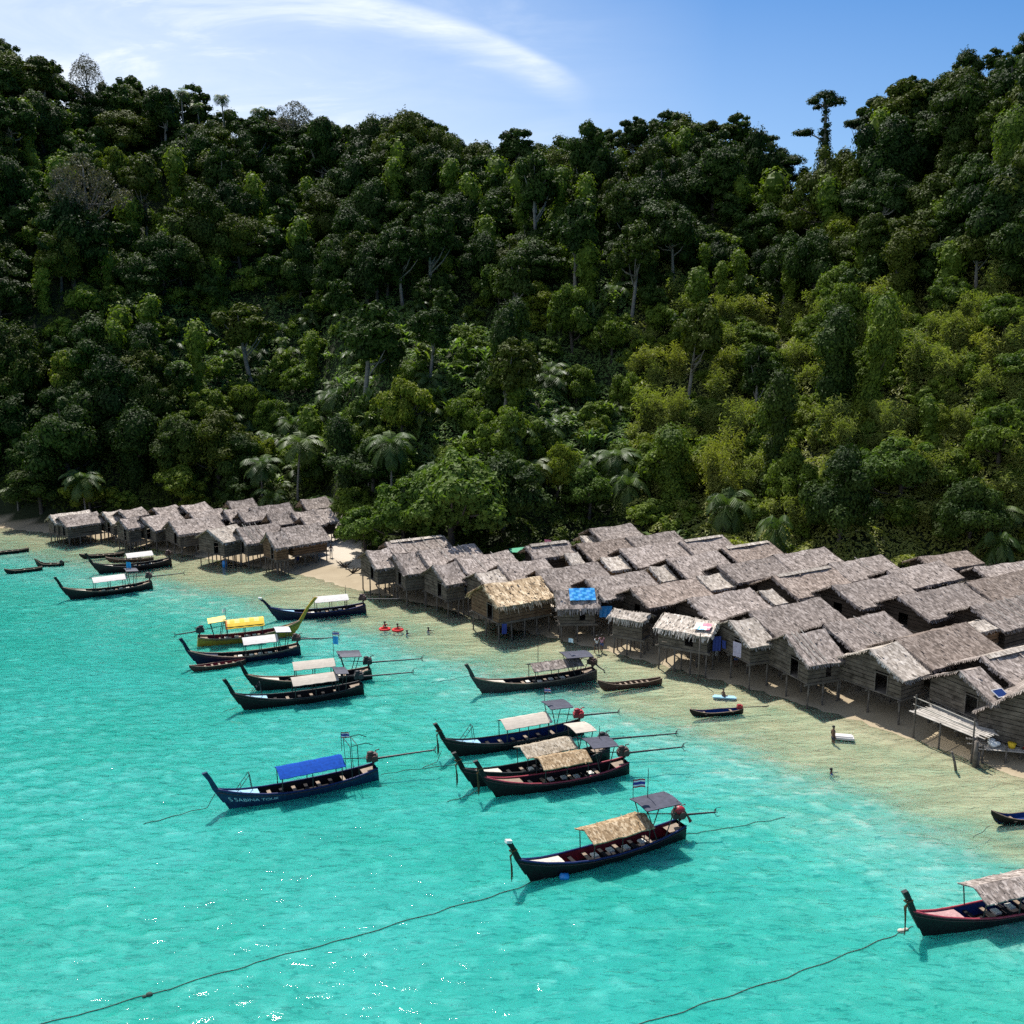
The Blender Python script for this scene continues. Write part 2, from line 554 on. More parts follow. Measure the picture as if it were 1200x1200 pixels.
# ---------------------------------------------------------------- water
def mat_water():
    m = bpy.data.materials.new('sea_water')
    m.use_nodes = True
    n = NT(m.node_tree)
    n.n.clear()
    out = n.n.new('ShaderNodeOutputMaterial')
    geo = n.n.new('ShaderNodeNewGeometry')
    P = geo.outputs['Position']
    dp = n.n.new('ShaderNodeAttribute'); dp.attribute_name = 'depth'
    n2 = n.noise(n.mapping(P, (0.8, 1.5, 1), (0, 0, R(-12))), 1.3, 4, 0.6, 0.7)
    bp = n.n.new('ShaderNodeBump'); bp.inputs['Strength'].default_value = 1.0; bp.inputs['Distance'].default_value = 0.15
    n.l.new(n2, bp.inputs['Height'])
    big = n.noise(P, 0.045, 3, 0.6, 0.4)
    mid = n.noise(n.mapping(P, (0.5, 1.2, 1), (0, 0, R(-10))), 0.22, 4, 0.65, 0.8)
    # the body of the water: sand-lit aqua in the shallows to teal further out
    dd = n.math('ADD', dp.outputs['Fac'], n.math('MULTIPLY', n.math('SUBTRACT', mid, 0.5), 0.7))
    body = n.ramp(n.maprange(dd, 0.1, 2.6), [(0.0, (0.34, 0.36, 0.26)), (0.22, (0.17, 0.39, 0.31)), (0.5, (0.046, 0.325, 0.252)), (1.0, (0.019, 0.275, 0.212))])
    body = n.mix(n.maprange(big, 0.35, 0.65, 0, 0.5), body, (0.055, 0.37, 0.345, 1))
    body = n.mix(n.maprange(mid, 0.5, 0.75, 0, 0.4), body, (0.005, 0.26, 0.20, 1))
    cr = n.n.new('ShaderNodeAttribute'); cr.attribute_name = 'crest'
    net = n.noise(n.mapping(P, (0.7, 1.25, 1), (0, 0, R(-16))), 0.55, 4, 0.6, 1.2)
    body = n.mix(n.maprange(net, 0.42, 0.60, 0, 0.26, True), body, n.mix(1.0, body, (0.40, 0.66, 0.66, 1), 'MULTIPLY'))  # light-and-dark network of seabed caustics painted into the body colour
    body = n.mix(n.maprange(cr.outputs['Fac'], 0.3, 2.0, 0, 0.55), body, n.mix(1.0, body, (2.6, 1.32, 1.36, 1), 'MULTIPLY'))  # body colour lightened on crests to imitate light scattered through them
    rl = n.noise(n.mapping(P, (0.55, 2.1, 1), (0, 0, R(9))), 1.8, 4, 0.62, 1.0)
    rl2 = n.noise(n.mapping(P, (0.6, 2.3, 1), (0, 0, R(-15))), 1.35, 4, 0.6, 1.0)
    body = n.mix(n.maprange(rl, 0.55, 0.62, 0, 0.62, True), body, n.mix(1.0, body, (0.30, 0.58, 0.60, 1), 'MULTIPLY'))  # dark ripple shading painted into the body colour as lines
    body = n.mix(n.maprange(rl2, 0.57, 0.66, 0, 0.45, True), body, n.mix(1.0, body, (2.4, 1.25, 1.30, 1), 'MULTIPLY'))  # pale sky sheen on ripples painted into the body colour
    sss = n.n.new('ShaderNodeSubsurfaceScattering')
    sss.falloff = 'BURLEY'
    n.l.new(body, sss.inputs['Color']); n.l.new(bp.outputs[0], sss.inputs['Normal'])
    sss.inputs['Scale'].default_value = 1.0
    sss.inputs['Radius'].default_value = (0.4, 1.9, 1.8)
    dif = n.n.new('ShaderNodeBsdfDiffuse')
    n.l.new(body, dif.inputs[0]); n.l.new(bp.outputs[0], dif.inputs['Normal'])
    df = n.n.new('ShaderNodeMixShader'); df.inputs[0].default_value = 0.40
    n.l.new(sss.outputs[0], df.inputs[1]); n.l.new(dif.outputs[0], df.inputs[2])
    tr = n.n.new('ShaderNodeBsdfTransparent')
    tcol = n.ramp(n.maprange(dd, 0.0, 1.2), [(0.0, (0.93, 0.98, 0.92)), (0.35, (0.76, 0.92, 0.80)), (1.0, (0.22, 0.76, 0.66))])
    n.l.new(tcol, tr.inputs[0])
    f = n.maprange(dd, 0.05, 0.95, 0.10, 0.97, True)
    mx = n.n.new('ShaderNodeMixShader')
    n.l.new(f, mx.inputs[0]); n.l.new(tr.outputs[0], mx.inputs[1]); n.l.new(df.outputs[0], mx.inputs[2])
    bg_ = n.n.new('ShaderNodeBump'); bg_.inputs['Strength'].default_value = 1.0; bg_.inputs['Distance'].default_value = 0.045
    n.l.new(n2, bg_.inputs['Height'])
    gl = n.n.new('ShaderNodeBsdfGlossy'); gl.inputs['Roughness'].default_value = 0.05
    n.l.new(bg_.outputs[0], gl.inputs['Normal'])
    fr = n.n.new('ShaderNodeFresnel'); fr.inputs[0].default_value = 1.33
    n.l.new(bp.outputs[0], fr.inputs['Normal'])
    mx2 = n.n.new('ShaderNodeMixShader')
    n.l.new(n.math('MULTIPLY', fr.outputs[0], 1.15, clamp=True), mx2.inputs[0])
    n.l.new(mx.outputs[0], mx2.inputs[1]); n.l.new(gl.outputs[0], mx2.inputs[2])
    n.l.new(mx2.outputs[0], out.inputs[0])
    return m


WG = np.random.default_rng(3)
WAVES = []
for i in range(46):
    lam = 0.66 * 1.031 ** i * WG.uniform(.9, 1.1)
    lam = min(lam, 5.5)
    th_ = R(-90 + WG.normal(-14, 34))
    WAVES.append((2 * math.pi / lam * math.cos(th_), 2 * math.pi / lam * math.sin(th_), WG.uniform(0, 6.28), 0.0036 * lam ** 0.9))


def sea_height(x, y):
    h = np.zeros(x.shape)
    gust = .75 + .45 * wob(x, y, 9.0, 2) + .25 * wob(x, y, 3.7, 6)
    for kx, ky, ph, am in WAVES:
        h += am * np.sin(kx * x + ky * y + ph + .6 * np.sin(x * .31 + y * .17 + ph))
    dep = np.maximum(0, -terrain(x, y))
    return h * gust * (.16 + .84 * smooth(dep / .9)) * ((x > -95) & (x < 62) & (y > 30) & (y < 150))


wx = np.concatenate([np.linspace(-1500, -100, 10), np.arange(-95, 62, .26), np.linspace(66, 1500, 10)])
wy = np.concatenate([np.linspace(-600, 30, 8), np.arange(34, 78, .2), np.arange(78, 142, .34), [146, 152]])
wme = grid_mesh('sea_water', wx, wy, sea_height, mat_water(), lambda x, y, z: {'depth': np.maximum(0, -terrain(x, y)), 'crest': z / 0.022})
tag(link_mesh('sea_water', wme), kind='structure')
# ---------------------------------------------------------------- vegetation
rng = np.random.default_rng(11)
M_LEAF = leaf('leaf_dark', (0.011, 0.028, 0.005), (0.050, 0.084, 0.012), 0.20, (0.13, 0.135, 0.012), 0.6, 0.13)
M_LEAF_B = leaf('leaf_mid', (0.036, 0.074, 0.010), (0.155, 0.205, 0.022), 0.28, (0.23, 0.23, 0.02), 0.6, 0.15)
M_BAMBOO = leaf('leaf_bamboo', (0.120, 0.150, 0.030), (0.270, 0.290, 0.070), 0.35, (0.30, 0.27, 0.05))
M_BIG = leaf('leaf_broad', (0.050, 0.105, 0.030), (0.160, 0.235, 0.065), 0.30, (0.14, 0.20, 0.04), 0.55, 0.15)
M_GREEN = leaf('leaf_green', (0.034, 0.072, 0.012), (0.125, 0.185, 0.028), 0.28, (0.12, 0.17, 0.03), 0.6, 0.15)
M_GREY = leaf('leaf_grey', (0.060, 0.055, 0.042), (0.120, 0.105, 0.080), 0.20, (0.10, 0.10, 0.06))
M_PALM = leaf('leaf_palm', (0.030, 0.066, 0.016), (0.085, 0.130, 0.028), 0.30, (0.11, 0.14, 0.03), 0.5, 0.28)
M_BANANA = leaf('leaf_banana', (0.080, 0.140, 0.040), (0.180, 0.240, 0.070), 0.38, (0.19, 0.19, 0.03))
M_BARK = planks('bark', (0.035, 0.028, 0.022), (0.11, 0.095, 0.08))
M_BARK_PALE = planks('bark_pale', (0.10, 0.09, 0.08), (0.26, 0.24, 0.21))


def unit(v):
    return v / np.maximum(np.linalg.norm(v, axis=-1, keepdims=True), 1e-6)


def leaf_quads(P, N, size, asp=0.55, droop=0.0, g=None):
    """pointed leaf shapes at points P facing N"""
    g = g or rng
    n = len(P)
    r = unit(g.normal(size=(n, 3)))
    t = unit(np.cross(N, r))
    t[:, 2] -= droop
    t = unit(t - (t * N).sum(1, keepdims=True) * N)
    b = np.cross(N, t)
    L = (size * g.uniform(0.65, 1.4, (n, 1)))
    W = L * asp
    fold = N * L * 0.10
    V = np.stack([P - t * L * .5 - fold, P + b * W * .5 + t * L * 0.05, P + t * L * .55 - fold, P - b * W * .5 + t * L * 0.05], 1)
    return V.reshape(-1, 3), np.arange(n * 4).reshape(-1, 4)


def crown_arrays(lobes, nleaf, size, seed, up=0.25, rand=0.34, asp=0.6, droop=0.0, core=0.74, bottom=-0.45):
    g = np.random.default_rng(seed)
    lobes = np.array(lobes, float)
    area = (lobes[:, 3] * lobes[:, 4] + lobes[:, 3] * lobes[:, 5]) ** 0.9
    cnt = np.maximum(8, (nleaf * 1.5 * area / area.sum()).astype(int))
    Ps, Ns, Ts = [], [], []
    for li, (l, c) in enumerate(zip(lobes, cnt)):
        d = unit(g.normal(size=(c * 2, 3)))
        d = d[d[:, 2] > bottom + 0.25 * g.normal(size=len(d))][:c]
        # lumpy shell
        k = 1 + 0.16 * np.sin(d[:, 0] * 7 + li) * np.cos(d[:, 1] * 6 + 2 * li) + 0.10 * np.sin(d[:, 2] * 9 + d[:, 0] * 11 + li)
        k *= g.uniform(0.80, 1.10, len(d))
        P = l[:3] + d * l[3:6] * k[:, None]
        keep = np.ones(len(P), bool)
        for lj, o in enumerate(lobes):
            if lj != li:
                q = ((P - o[:3]) / o[3:6])
                keep &= (q * q).sum(1) > 0.62
        P, d = P[keep], d[keep]
        N = unit(unit(d / l[3:6]) + rand * g.normal(size=d.shape) + np.array([0, 0, up]))
        Ps.append(P); Ns.append(N)
        Ts.append(np.full(len(P), g.uniform(0, 0.75)) + g.uniform(-0.12, 0.25, len(P)))
    P, N, T = np.concatenate(Ps), np.concatenate(Ns), np.concatenate(Ts)
    V, F = leaf_quads(P, N, size, asp, droop, g)
    A = np.repeat(T, 4)
    if core:  # dark inner blobs added to stop light showing through gaps between leaves
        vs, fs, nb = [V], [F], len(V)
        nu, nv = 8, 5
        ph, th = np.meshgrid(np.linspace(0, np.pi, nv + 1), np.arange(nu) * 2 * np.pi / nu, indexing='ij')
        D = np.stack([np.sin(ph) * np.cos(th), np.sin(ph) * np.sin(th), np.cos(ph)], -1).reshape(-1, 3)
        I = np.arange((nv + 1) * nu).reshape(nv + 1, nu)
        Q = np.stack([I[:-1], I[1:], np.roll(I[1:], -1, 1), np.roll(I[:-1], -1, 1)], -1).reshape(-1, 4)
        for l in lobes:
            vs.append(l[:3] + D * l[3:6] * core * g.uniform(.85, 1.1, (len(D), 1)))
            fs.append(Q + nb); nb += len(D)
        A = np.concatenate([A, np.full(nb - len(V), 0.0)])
        V, F = np.concatenate(vs), np.concatenate(fs)
    return V, F, A


def dome_lobes(g, r, h, z, n, rl=(0.20, 0.42), flat=0.8):
    ph, am = g.uniform(0, 6.28), g.uniform(.1, .38)
    L = [(0, 0, z, r * .55, r * .55, h * .6)]
    for k in range(n):
        a = g.uniform(0, 6.283)
        e = g.uniform(-0.45, 1.08)
        rr = r * g.uniform(rl[0], rl[1]) * (1 if g.random() < .8 else .7)
        q = math.sqrt(max(0, 1 - max(min(e, 1), 0) ** 2)) * g.uniform(.65, 1.12) * (1 + am * math.sin(2 * a + ph))
        L.append((math.cos(a) * q * (r - rr * .6), math.sin(a) * q * (r - rr * .6), z + e * (h - rr * .5), rr, rr * g.uniform(.8, 1.2), rr * flat * g.uniform(.7, 1.35)))
    return L


TREES = {}       # kind -> list of (crown mesh, trunk mesh, raw arrays low detail)


def limb_trunk(lobes, z0, r0, g, mat, n_limb=5, top=None, name='trunk'):
    b = MB()
    zt = top if top else max(l[2] for l in lobes) - .5
    lean = g.uniform(-.5, .5, 2)
    pts = [(lean[0] * t + .25 * math.sin(3 * t), lean[1] * t, z0 + (zt - z0) * t) for t in (0, .12, .35, .6, .85, 1)]
    b.tube(pts, [r0 * 1.6, r0 * 1.05, r0 * .85, r0 * .65, r0 * .4, r0 * .2], 7)
    order = sorted(lobes[1:], key=lambda l: -(l[0] ** 2 + l[1] ** 2))[:n_limb]
    for l in order:
        t = g.uniform(.45, .8)
        s = Vector((lean[0] * t, lean[1] * t, z0 + (zt - z0) * t))
        e = Vector(l[:3])
        if e.z < s.z: s.z = max(z0 + 1, e.z - 1.5)
        m = (s + e) / 2 + Vector((0, 0, -.4))
        b.tube([s, m, e], [r0 * .42, r0 * .28, r0 * .1], 5)
    return b.mesh(name, mat, True)


def make_kind(kind, i, lobes, nleaf, size, mat, bark=M_BARK, z0=-1.5, r0=.32, n_limb=5, top=None, low=900, **kw):
    seed = abs(hash((len(kind), i))) % 10000 + i * 7 + sum(map(ord, kind))
    g = np.random.default_rng(seed)
    V, F, A = crown_arrays(lobes, nleaf, size, seed, **kw)
    me = np_mesh('crown', V, F, mat, False, {'tint': np.clip(A, 0, 1)})
    tr = limb_trunk(lobes, z0, r0, g, bark, n_limb, top)
    kw2 = dict(kw)
    lo = crown_arrays(lobes, low, size * 1.55, seed + 1, **kw2)
    TREES.setdefault(kind, []).append((me, tr, lo))


for i in range(6):      # broad rounded rainforest crowns, trunk base at z 0
    g = np.random.default_rng(100 + i)
    make_kind('round', i, dome_lobes(g, 4.7, 3.8 + .5 * (i % 3), 4.6, 24), 6200, 0.40, M_LEAF)
for i in range(3):      # looser, lighter crowns
    g = np.random.default_rng(200 + i)
    make_kind('loose', i, dome_lobes(g, 4.3, 3.4, 4.0, 24, (.17, .34)), 5400, 0.42, M_LEAF_B, rand=.42)
for i in range(3):      # flat layered crowns on a visible trunk
    g = np.random.default_rng(300 + i)
    L = [(0, 0, 9.0, 1.6, 1.6, .7)]
    for k in range(13):
        a = k * 2.4 + g.uniform(0, .5); q = g.uniform(.35, 1)
        L.append((math.cos(a) * q * 3.8, math.sin(a) * q * 3.8, 8.6 + (1 - q) * 1.4 + g.uniform(-.9, .5), g.uniform(1.1, 1.8), g.uniform(1.1, 1.8), g.uniform(.45, .75)))
    make_kind('layered', i, L, 2900, 0.48, M_LEAF, M_BARK_PALE, r0=.26, n_limb=11, bottom=-.2, up=.8, core=.6)
for i in range(4):      # trees wrapped in creepers: ragged columns
    g = np.random.default_rng(400 + i)
    L = []
    H_ = [8, 9.5, 11, 12.5][i]
    for k in range(14):
        z = .6 + H_ * k / 13
        rr = (1.7 - .055 * z) * g.uniform(.65, 1.25) + (g.uniform(.2, 1.0) if k > 10 else 0)
        L.append((g.uniform(-.6, .6), g.uniform(-.6, .6), z, rr, rr, rr * 1.1))
    for k in range(3):
        L.append((g.uniform(-2, 2), g.uniform(-1.6, 1.6), H_ * g.uniform(.6, 1), 1.0, 1.0, .9))
    make_kind('creeper', i, L, 4200, 0.38, M_LEAF if i != 1 else M_LEAF_B, droop=1.0, up=.25, n_limb=3, top=H_, bottom=-.8)
for i in range(3):      # tall irregular emergent crowns
    g = np.random.default_rng(500 + i)
    L = dome_lobes(g, 3.8, 3.6, 8.2, 15, (.2, .38)) + [(g.uniform(-2.5, 2.5), g.uniform(-2, 2), 6.5 + k * .8, 1.2, 1.2, .8) for k in range(3)]
    make_kind('tall', i, L, 3400, 0.48, M_LEAF, M_BARK_PALE, n_limb=8)
for i in range(4):      # small rounded saplings and shrubs
    g = np.random.default_rng(600 + i)
    make_kind('bush', i, dome_lobes(g, 2.7, 2.4, 1.3, 14, (.2, .42)), 3200, 0.32, M_LEAF_B, r0=.12, n_limb=3, z0=-1)
for i in range(2):      # bare-looking grey crown
    g = np.random.default_rng(700 + i)
    make_kind('grey', i, dome_lobes(g, 5.2, 5.0, 7.2, 18, (.2, .34)), 3400, 0.36, M_GREY, M_BARK_PALE, n_limb=14, core=0, rand=1.2, asp=.35)


def arc_leaves(g, n, length, width, spread, rise, seg=4, base=(0, 0, 0), fold=.25, jitter=.5, tip=0.15):
    """arching strap leaves that start at base: quads in strips"""
    V, F, nb = [], [], 0
    for k in range(n):
        a = g.uniform(0, 6.283)
        L = length * g.uniform(.65, 1.15)
        el = rise * g.uniform(.75, 1.15)
        d = np.array([math.cos(a), math.sin(a), 0.0]); s = np.array([-d[1], d[0], 0])
        p = np.array(base, float) + d * g.uniform(0, .15)
        for j in range(seg + 1):
            t = j / seg
            wd = width * (math.sin(math.pi * min(1, t * .85 + .12)) * (1 - t * .4) + tip * 0)
            rr = g.uniform(-1, 1) * 0.02
            V += [p - s * wd * .5 + [0, 0, rr], p + s * wd * .5 + [0, 0, -rr]]
            ang = el - spread * t * 1.0
            p = p + (d * math.cos(ang) + np.array([0, 0, math.sin(ang)])) * L / seg
        for j in range(seg):
            b = nb + j * 2
            F.append((b, b + 1, b + 3, b + 2))
        nb += (seg + 1) * 2
    return np.array(V), np.array(F)


# bamboo clumps: arching feathery culms
for i in range(4):
    g = np.random.default_rng(800 + i)
    Ps, Ns = [], []
    b = MB()
    for k in range(16):
        a = g.uniform(0, 6.283); lean = g.uniform(.25, 1.0); hh = g.uniform(4.5, 7.5)
        d = np.array([math.cos(a), math.sin(a), 0])
        pts = []
        for t in np.linspace(0, 1, 9):
            pts.append(d * (.3 + lean * 2.6 * t ** 2) + np.array([0, 0, hh * (t - .22 * lean * t ** 3)]))
        if k < 7: b.tube([Vector(p) for p in pts[:7]], [.06] * 6 + [.03], 4)
        pts = np.array(pts)
        for t in g.uniform(.22, 1.0, 150):
            q = t * 8; j = min(7, int(q)); p = pts[j] + (pts[j + 1] - pts[j]) * (q - j)
            Ps.append(p + g.normal(size=3) * np.array([.45, .45, .35]))
            Ns.append([g.normal() * .6 + d[0] * .4, g.normal() * .6 + d[1] * .4, .9])
    Ps, Ns = np.array(Ps), unit(np.array(Ns))
    V, F = leaf_quads(Ps, Ns, .62, .22, .8, g)
    T = np.repeat(g.uniform(0, .9, len(Ps)), 4)
    me = np_mesh('foliage', V, F, M_BAMBOO, False, {'tint': T})
    V2, F2 = leaf_quads(Ps[::3], Ns[::3], .95, .28, .8, g)
    TREES.setdefault('bamboo', []).append((me, b.mesh('culms', M_BANANA), (V2, F2, np.repeat(g.uniform(0, .9, len(Ps[::3])), 4))))

# broad-leaved clumps (wild banana, gingers): arching straps
for i in range(4):
    g = np.random.default_rng(900 + i)
    Vs, Fs, nb = [], [], 0
    for k in range(7 if i < 3 else 4):
        c = g.uniform(-1.6, 1.6, 2)
        V, F = arc_leaves(g, 9, 2.5, .62, 1.7, 1.35, 4, (c[0], c[1], g.uniform(.5, 2.0)))
        Vs.append(V); Fs.append(F + nb); nb += len(V)
    V, F = np.concatenate(Vs), np.concatenate(Fs)
    T = g.uniform(0, .9, len(V) // 10).repeat(10)
    T = np.resize(T, len(V))
    me = np_mesh('leaves', V, F, M_BANANA, False, {'tint': T})
    b = MB()
    b.tube([(0, 0, -.6), (.1, 0, .8), (.1, .1, 1.9)], [.2, .15, .08], 6)
    TREES.setdefault('banana', []).append((me, b.mesh('stem', M_BANANA), (V, F, T)))


# coconut palms
def palm_meshes(seed, trunk_h, nf=22, fl=4.4):
    g = np.random.default_rng(seed)
    b = MB()
    lean = g.uniform(-.9, .9, 2)
    pts = [(lean[0] * t * t, lean[1] * t * t, -1 + (trunk_h + 1) * t) for t in np.linspace(0, 1, 7)]
    b.tube(pts, [.30, .20, .17, .16, .15, .15, .17], 7)
    tm = b.mesh('trunk', M_BARK_PALE, True)
    top = np.array(pts[-1])
    V, F, nb, T = [], [], 0, []
    for k in range(nf):
        a = k * 2.399 + g.uniform(-.2, .2)
        el = 1.15 - 1.75 * (k / nf) + g.uniform(-.1, .1)
        d = np.array([math.cos(a), math.sin(a), 0]); s = np.array([-d[1], d[0], 0])
        L = fl * g.uniform(.85, 1.1); p = top.copy(); ns = 15; rib = [p.copy()]; dirs = []
        for j in range(ns):
            ang = el - 1.9 * (j / ns) ** 1.25
            v = d * math.cos(ang) + np.array([0, 0, math.sin(ang)])
            p = p + v * L / ns; rib.append(p.copy()); dirs.append(v)
        tt = g.uniform(0, .9)
        for j in range(ns):
            a0, a1 = rib[j], rib[j + 1]
            V += [a0 - s * .035, a0 + s * .035, a1 + s * .03, a1 - s * .03]; F.append((nb, nb + 1, nb + 2, nb + 3)); nb += 4; T += [tt] * 4
            if j < 1: continue
            t = j / ns
            ll = 1.05 * math.sin(math.pi * (t * .8 + .14)) + .12
            for sg in (-1, 1):
                for q in (0, .5):
                    c0 = a0 + (a1 - a0) * q
                    c1 = c0 + (a1 - a0) * .34
                    out = s * sg * ll * .8 + dirs[j] * ll * .5 + np.array([0, 0, -.42 * ll * g.uniform(.6, 1.4)])
                    V += [c0, c1, c1 + out * 1.0, c0 + out * .95]; F.append((nb, nb + 1, nb + 2, nb + 3)); nb += 4; T += [tt] * 4
    cm = np_mesh('fronds', np.array(V), np.array(F), M_PALM, False, {'tint': np.array(T)})
    return cm, tm, (np.array(V), np.array(F), np.array(T))


for i in range(4):
    TREES.setdefault('palm', []).append(palm_meshes(1000 + i, [7.5, 9.5, 6.0, 11.5][i]))
TREES['sky_palm'] = [palm_meshes(1010, 9.5, 16, 2.0), palm_meshes(1011, 11, 16, 2.0)]
TREES['low_palm'] = [palm_meshes(1020, 2.2, 18, 3.6), palm_meshes(1021, 1.2, 16, 3.2)]

PARTN = {'bamboo': ('foliage', 'culms'), 'banana': ('leaves', 'stem'), 'palm': ('fronds', 'trunk'), 'sky_palm': ('fronds', 'trunk'), 'low_palm': ('fronds', 'trunk')}
NAMES = {'round': 'jungle_tree', 'loose': 'jungle_tree', 'layered': 'jungle_tree', 'creeper': 'creeper_covered_tree', 'tall': 'jungle_tree', 'bush': 'bush',
         'grey': 'grey_crowned_tree', 'bamboo': 'bamboo_clump', 'banana': 'banana_plant', 'palm': 'coconut_palm', 'sky_palm': 'fan_palm', 'low_palm': 'coconut_palm'}
LOOK = {'round': ('round-crowned dark tree', 'tree'), 'loose': ('loose light green tree', 'tree'), 'layered': ('flat-topped pale-trunked tree', 'tree'),
        'creeper': ('slim creeper-draped tree', 'tree'), 'tall': ('tall ragged tree', 'tree'), 'bush': ('low leafy bush', 'bush'), 'grey': ('greyish open-crowned tree', 'tree'),
        'bamboo': ('feathery yellow-green bamboo clump', 'bamboo'), 'banana': ('bright big-leaved banana clump', 'banana plant'), 'palm': ('coconut palm with arching fronds', 'palm'),
        'sky_palm': ('thin-stemmed small-headed palm', 'palm'), 'low_palm': ('short-trunked young palm', 'palm')}
GROUPS = {'tree': 'jungle trees on the hillside', 'bush': 'bushes among the trees', 'bamboo': 'bamboo clumps on the slope', 'banana plant': 'banana plants by the huts', 'palm': 'palms among the trees'}

PLANTED = []      # (root, kind, x, y, scale, label or None)


def plant(kind, x, y, sc, rz, label=None, variant=None, sz=None, z=None):
    v = TREES[kind][variant if variant is not None else int(rng.integers(len(TREES[kind])))]
    zz = ground(x, y) if z is None else z
    root = empty(NAMES[kind], (x, y, zz), rz)
    root.scale = (sc, sc, sz or sc)
    pn = PARTN.get(kind, ('crown', 'trunk'))
    link_mesh(pn[0], v[0], root)
    link_mesh(pn[1], v[1], root)
    PLANTED.append([root, kind, x, y, sc, label])
    return root


def px_of(x, y, z):
    d = Vector((x, y, z - CAM_H))
    f = d.y * CP - d.z * SP
    return 600 + 1150 * d.x / f, 600 - 1150 * (d.y * SP + d.z * CP) / f, f


def on_slope(px, py, lift=6.0):
    """the point of the hillside seen at a pixel when something lift metres tall stands there"""
    r = ray(px, py)
    ts = np.linspace(90, 300, 421)
    xs, ys, zs = r[0] * ts / r[1], ts, CAM_H + r[2] * ts / r[1]
    h = terrain(xs, ys) + lift
    i = int(np.argmax(zs < h))
    if not (zs < h).any(): i = int(np.argmin(zs - h))
    return xs[i], ys[i]


# ---- named trees of the photograph
def cy(px, Y):
    r = ray(px, 130 if Y > 200 else 500)
    return r[0] * Y / r[1], Y


x, y = on_slope(100, 265, 8)
plant('grey', x, y, 1.35, .3, 'big greyish half-bare tree high on the slope above the cove end huts', 0, 1.7)
x, y = cy(96, 236)
plant('grey', x, y + 4, .95, 1.3, 'open-crowned tree with bare limbs standing up on the skyline above the cove', 1, 1.1)
for (px_, Y_, s_, lb) in [(214, 247, .85, 'thin palm alone on the skyline, first one from the open-crowned tree'), (234, 248, .7, 'thin palm on the skyline, lower of two close together'),
                          (262, 250, .8, 'thin palm on the skyline beside the lower thin palm'), (305, 252, .8, 'thin palm poking above the skyline over the cove huts')]:
    x, y = cy(px_, Y_)
    plant('sky_palm', x, y, s_ * 1.35, px_ * .7, lb)
for (px_, Y_, s_, k_, lb) in [(345, 254, 1.0, 'grey', 'greyish rounded tree crown standing out on the skyline above the cove huts'),
                              (480, 250, 1.05, 'layered', 'spreading clump-crowned tree on the hump of the middle skyline'),
                              (448, 252, .9, 'tall', 'ragged tree on the skyline beside the hump of the middle ridge'),
                              (745, 226, 1.0, 'tall', 'ragged grey-green tree topping the middle ridge above the big roof rows'),
                              (838, 228, .95, 'layered', 'clumpy tree on the skyline just before the dip in the ridge'),
                              (890, 229, 1.0, 'layered', 'umbrella-shaped tree leaning over the dip in the ridge'),
                              (1040, 200, 1.05, 'tall', 'wide flat-topped tree on the skyline behind the slender pale-limbed one'),
                              (1008, 202, .75, 'layered', 'slender pale-limbed tree on the skyline beside the tall emergent tree')]:
    x, y = cy(px_, Y_)
    plant(k_, x, y, s_, px_ * .3, lb, 0, s_ * 1.05)

# the tall emergent tree: creeper-wrapped stem, umbrella head, one side bough
EX, EY = cy(966, 209)
ez = ground(EX, EY)
etop = at_y(963, 108, EY).z - ez
L = [(0, 0, etop - .6, 2.0, 1.8, .9)]
ge = np.random.default_rng(5)
for k in range(13):
    a = k * 2.4; q = ge.uniform(.4, 1)
    L.append((math.cos(a) * q * 3.3, math.sin(a) * q * 2.8, etop - 1.7 + (1 - q) * 1.6 + ge.uniform(-1.0, .4), ge.uniform(.7, 1.4), ge.uniform(.7, 1.3), ge.uniform(.6, 1.0)))
for k in range(13):
    z = 1.0 + (etop - 4.8) * k / 12
    rr = (2.3 - k * .135) * ge.uniform(.7, 1.2)
    L.append((.5 + ge.uniform(-.3, .3), ge.uniform(-.4, .4), z, rr * 1.1, rr, rr))
for k in range(5):
    L.append((-3.2 - .9 * (k % 3), ge.uniform(-.6, .6), etop - 7.6 + ge.uniform(-.4, .5), 1.2, 1.0, .7))
V, F, A = crown_arrays(L, 4200, .42, 77, up=.6, core=.66, bottom=-.5)
er = empty('emergent_tree', (EX, EY, ez))
link_mesh('crown', np_mesh('crown', V, F, M_LEAF, False, {'tint': A}), er)
b = MB()
b.tube([(0, 0, -2), (.4, 0, etop * .5), (.3, 0, etop - 3), (0, 0, etop - .8)], [.5, .38, .26, .12], 8)
b.tube([(.4, 0, etop - 9.5), (-1.5, 0, etop - 8.4), (-4, 0, etop - 7.6)], [.2, .14, .06], 6)
for k in range(8):
    l = L[1 + k]
    b.tube([(.25, 0, etop - 3.2), ((l[0] + .2) / 2, l[1] / 2, etop - 2.2), l[:3]], [.14, .09, .04], 5)
b.build('trunk', M_BARK_PALE, er, True)
tag(er, 'very tall umbrella-headed tree with creeper-wrapped stem, alone in the dip of the skyline', 'tree')

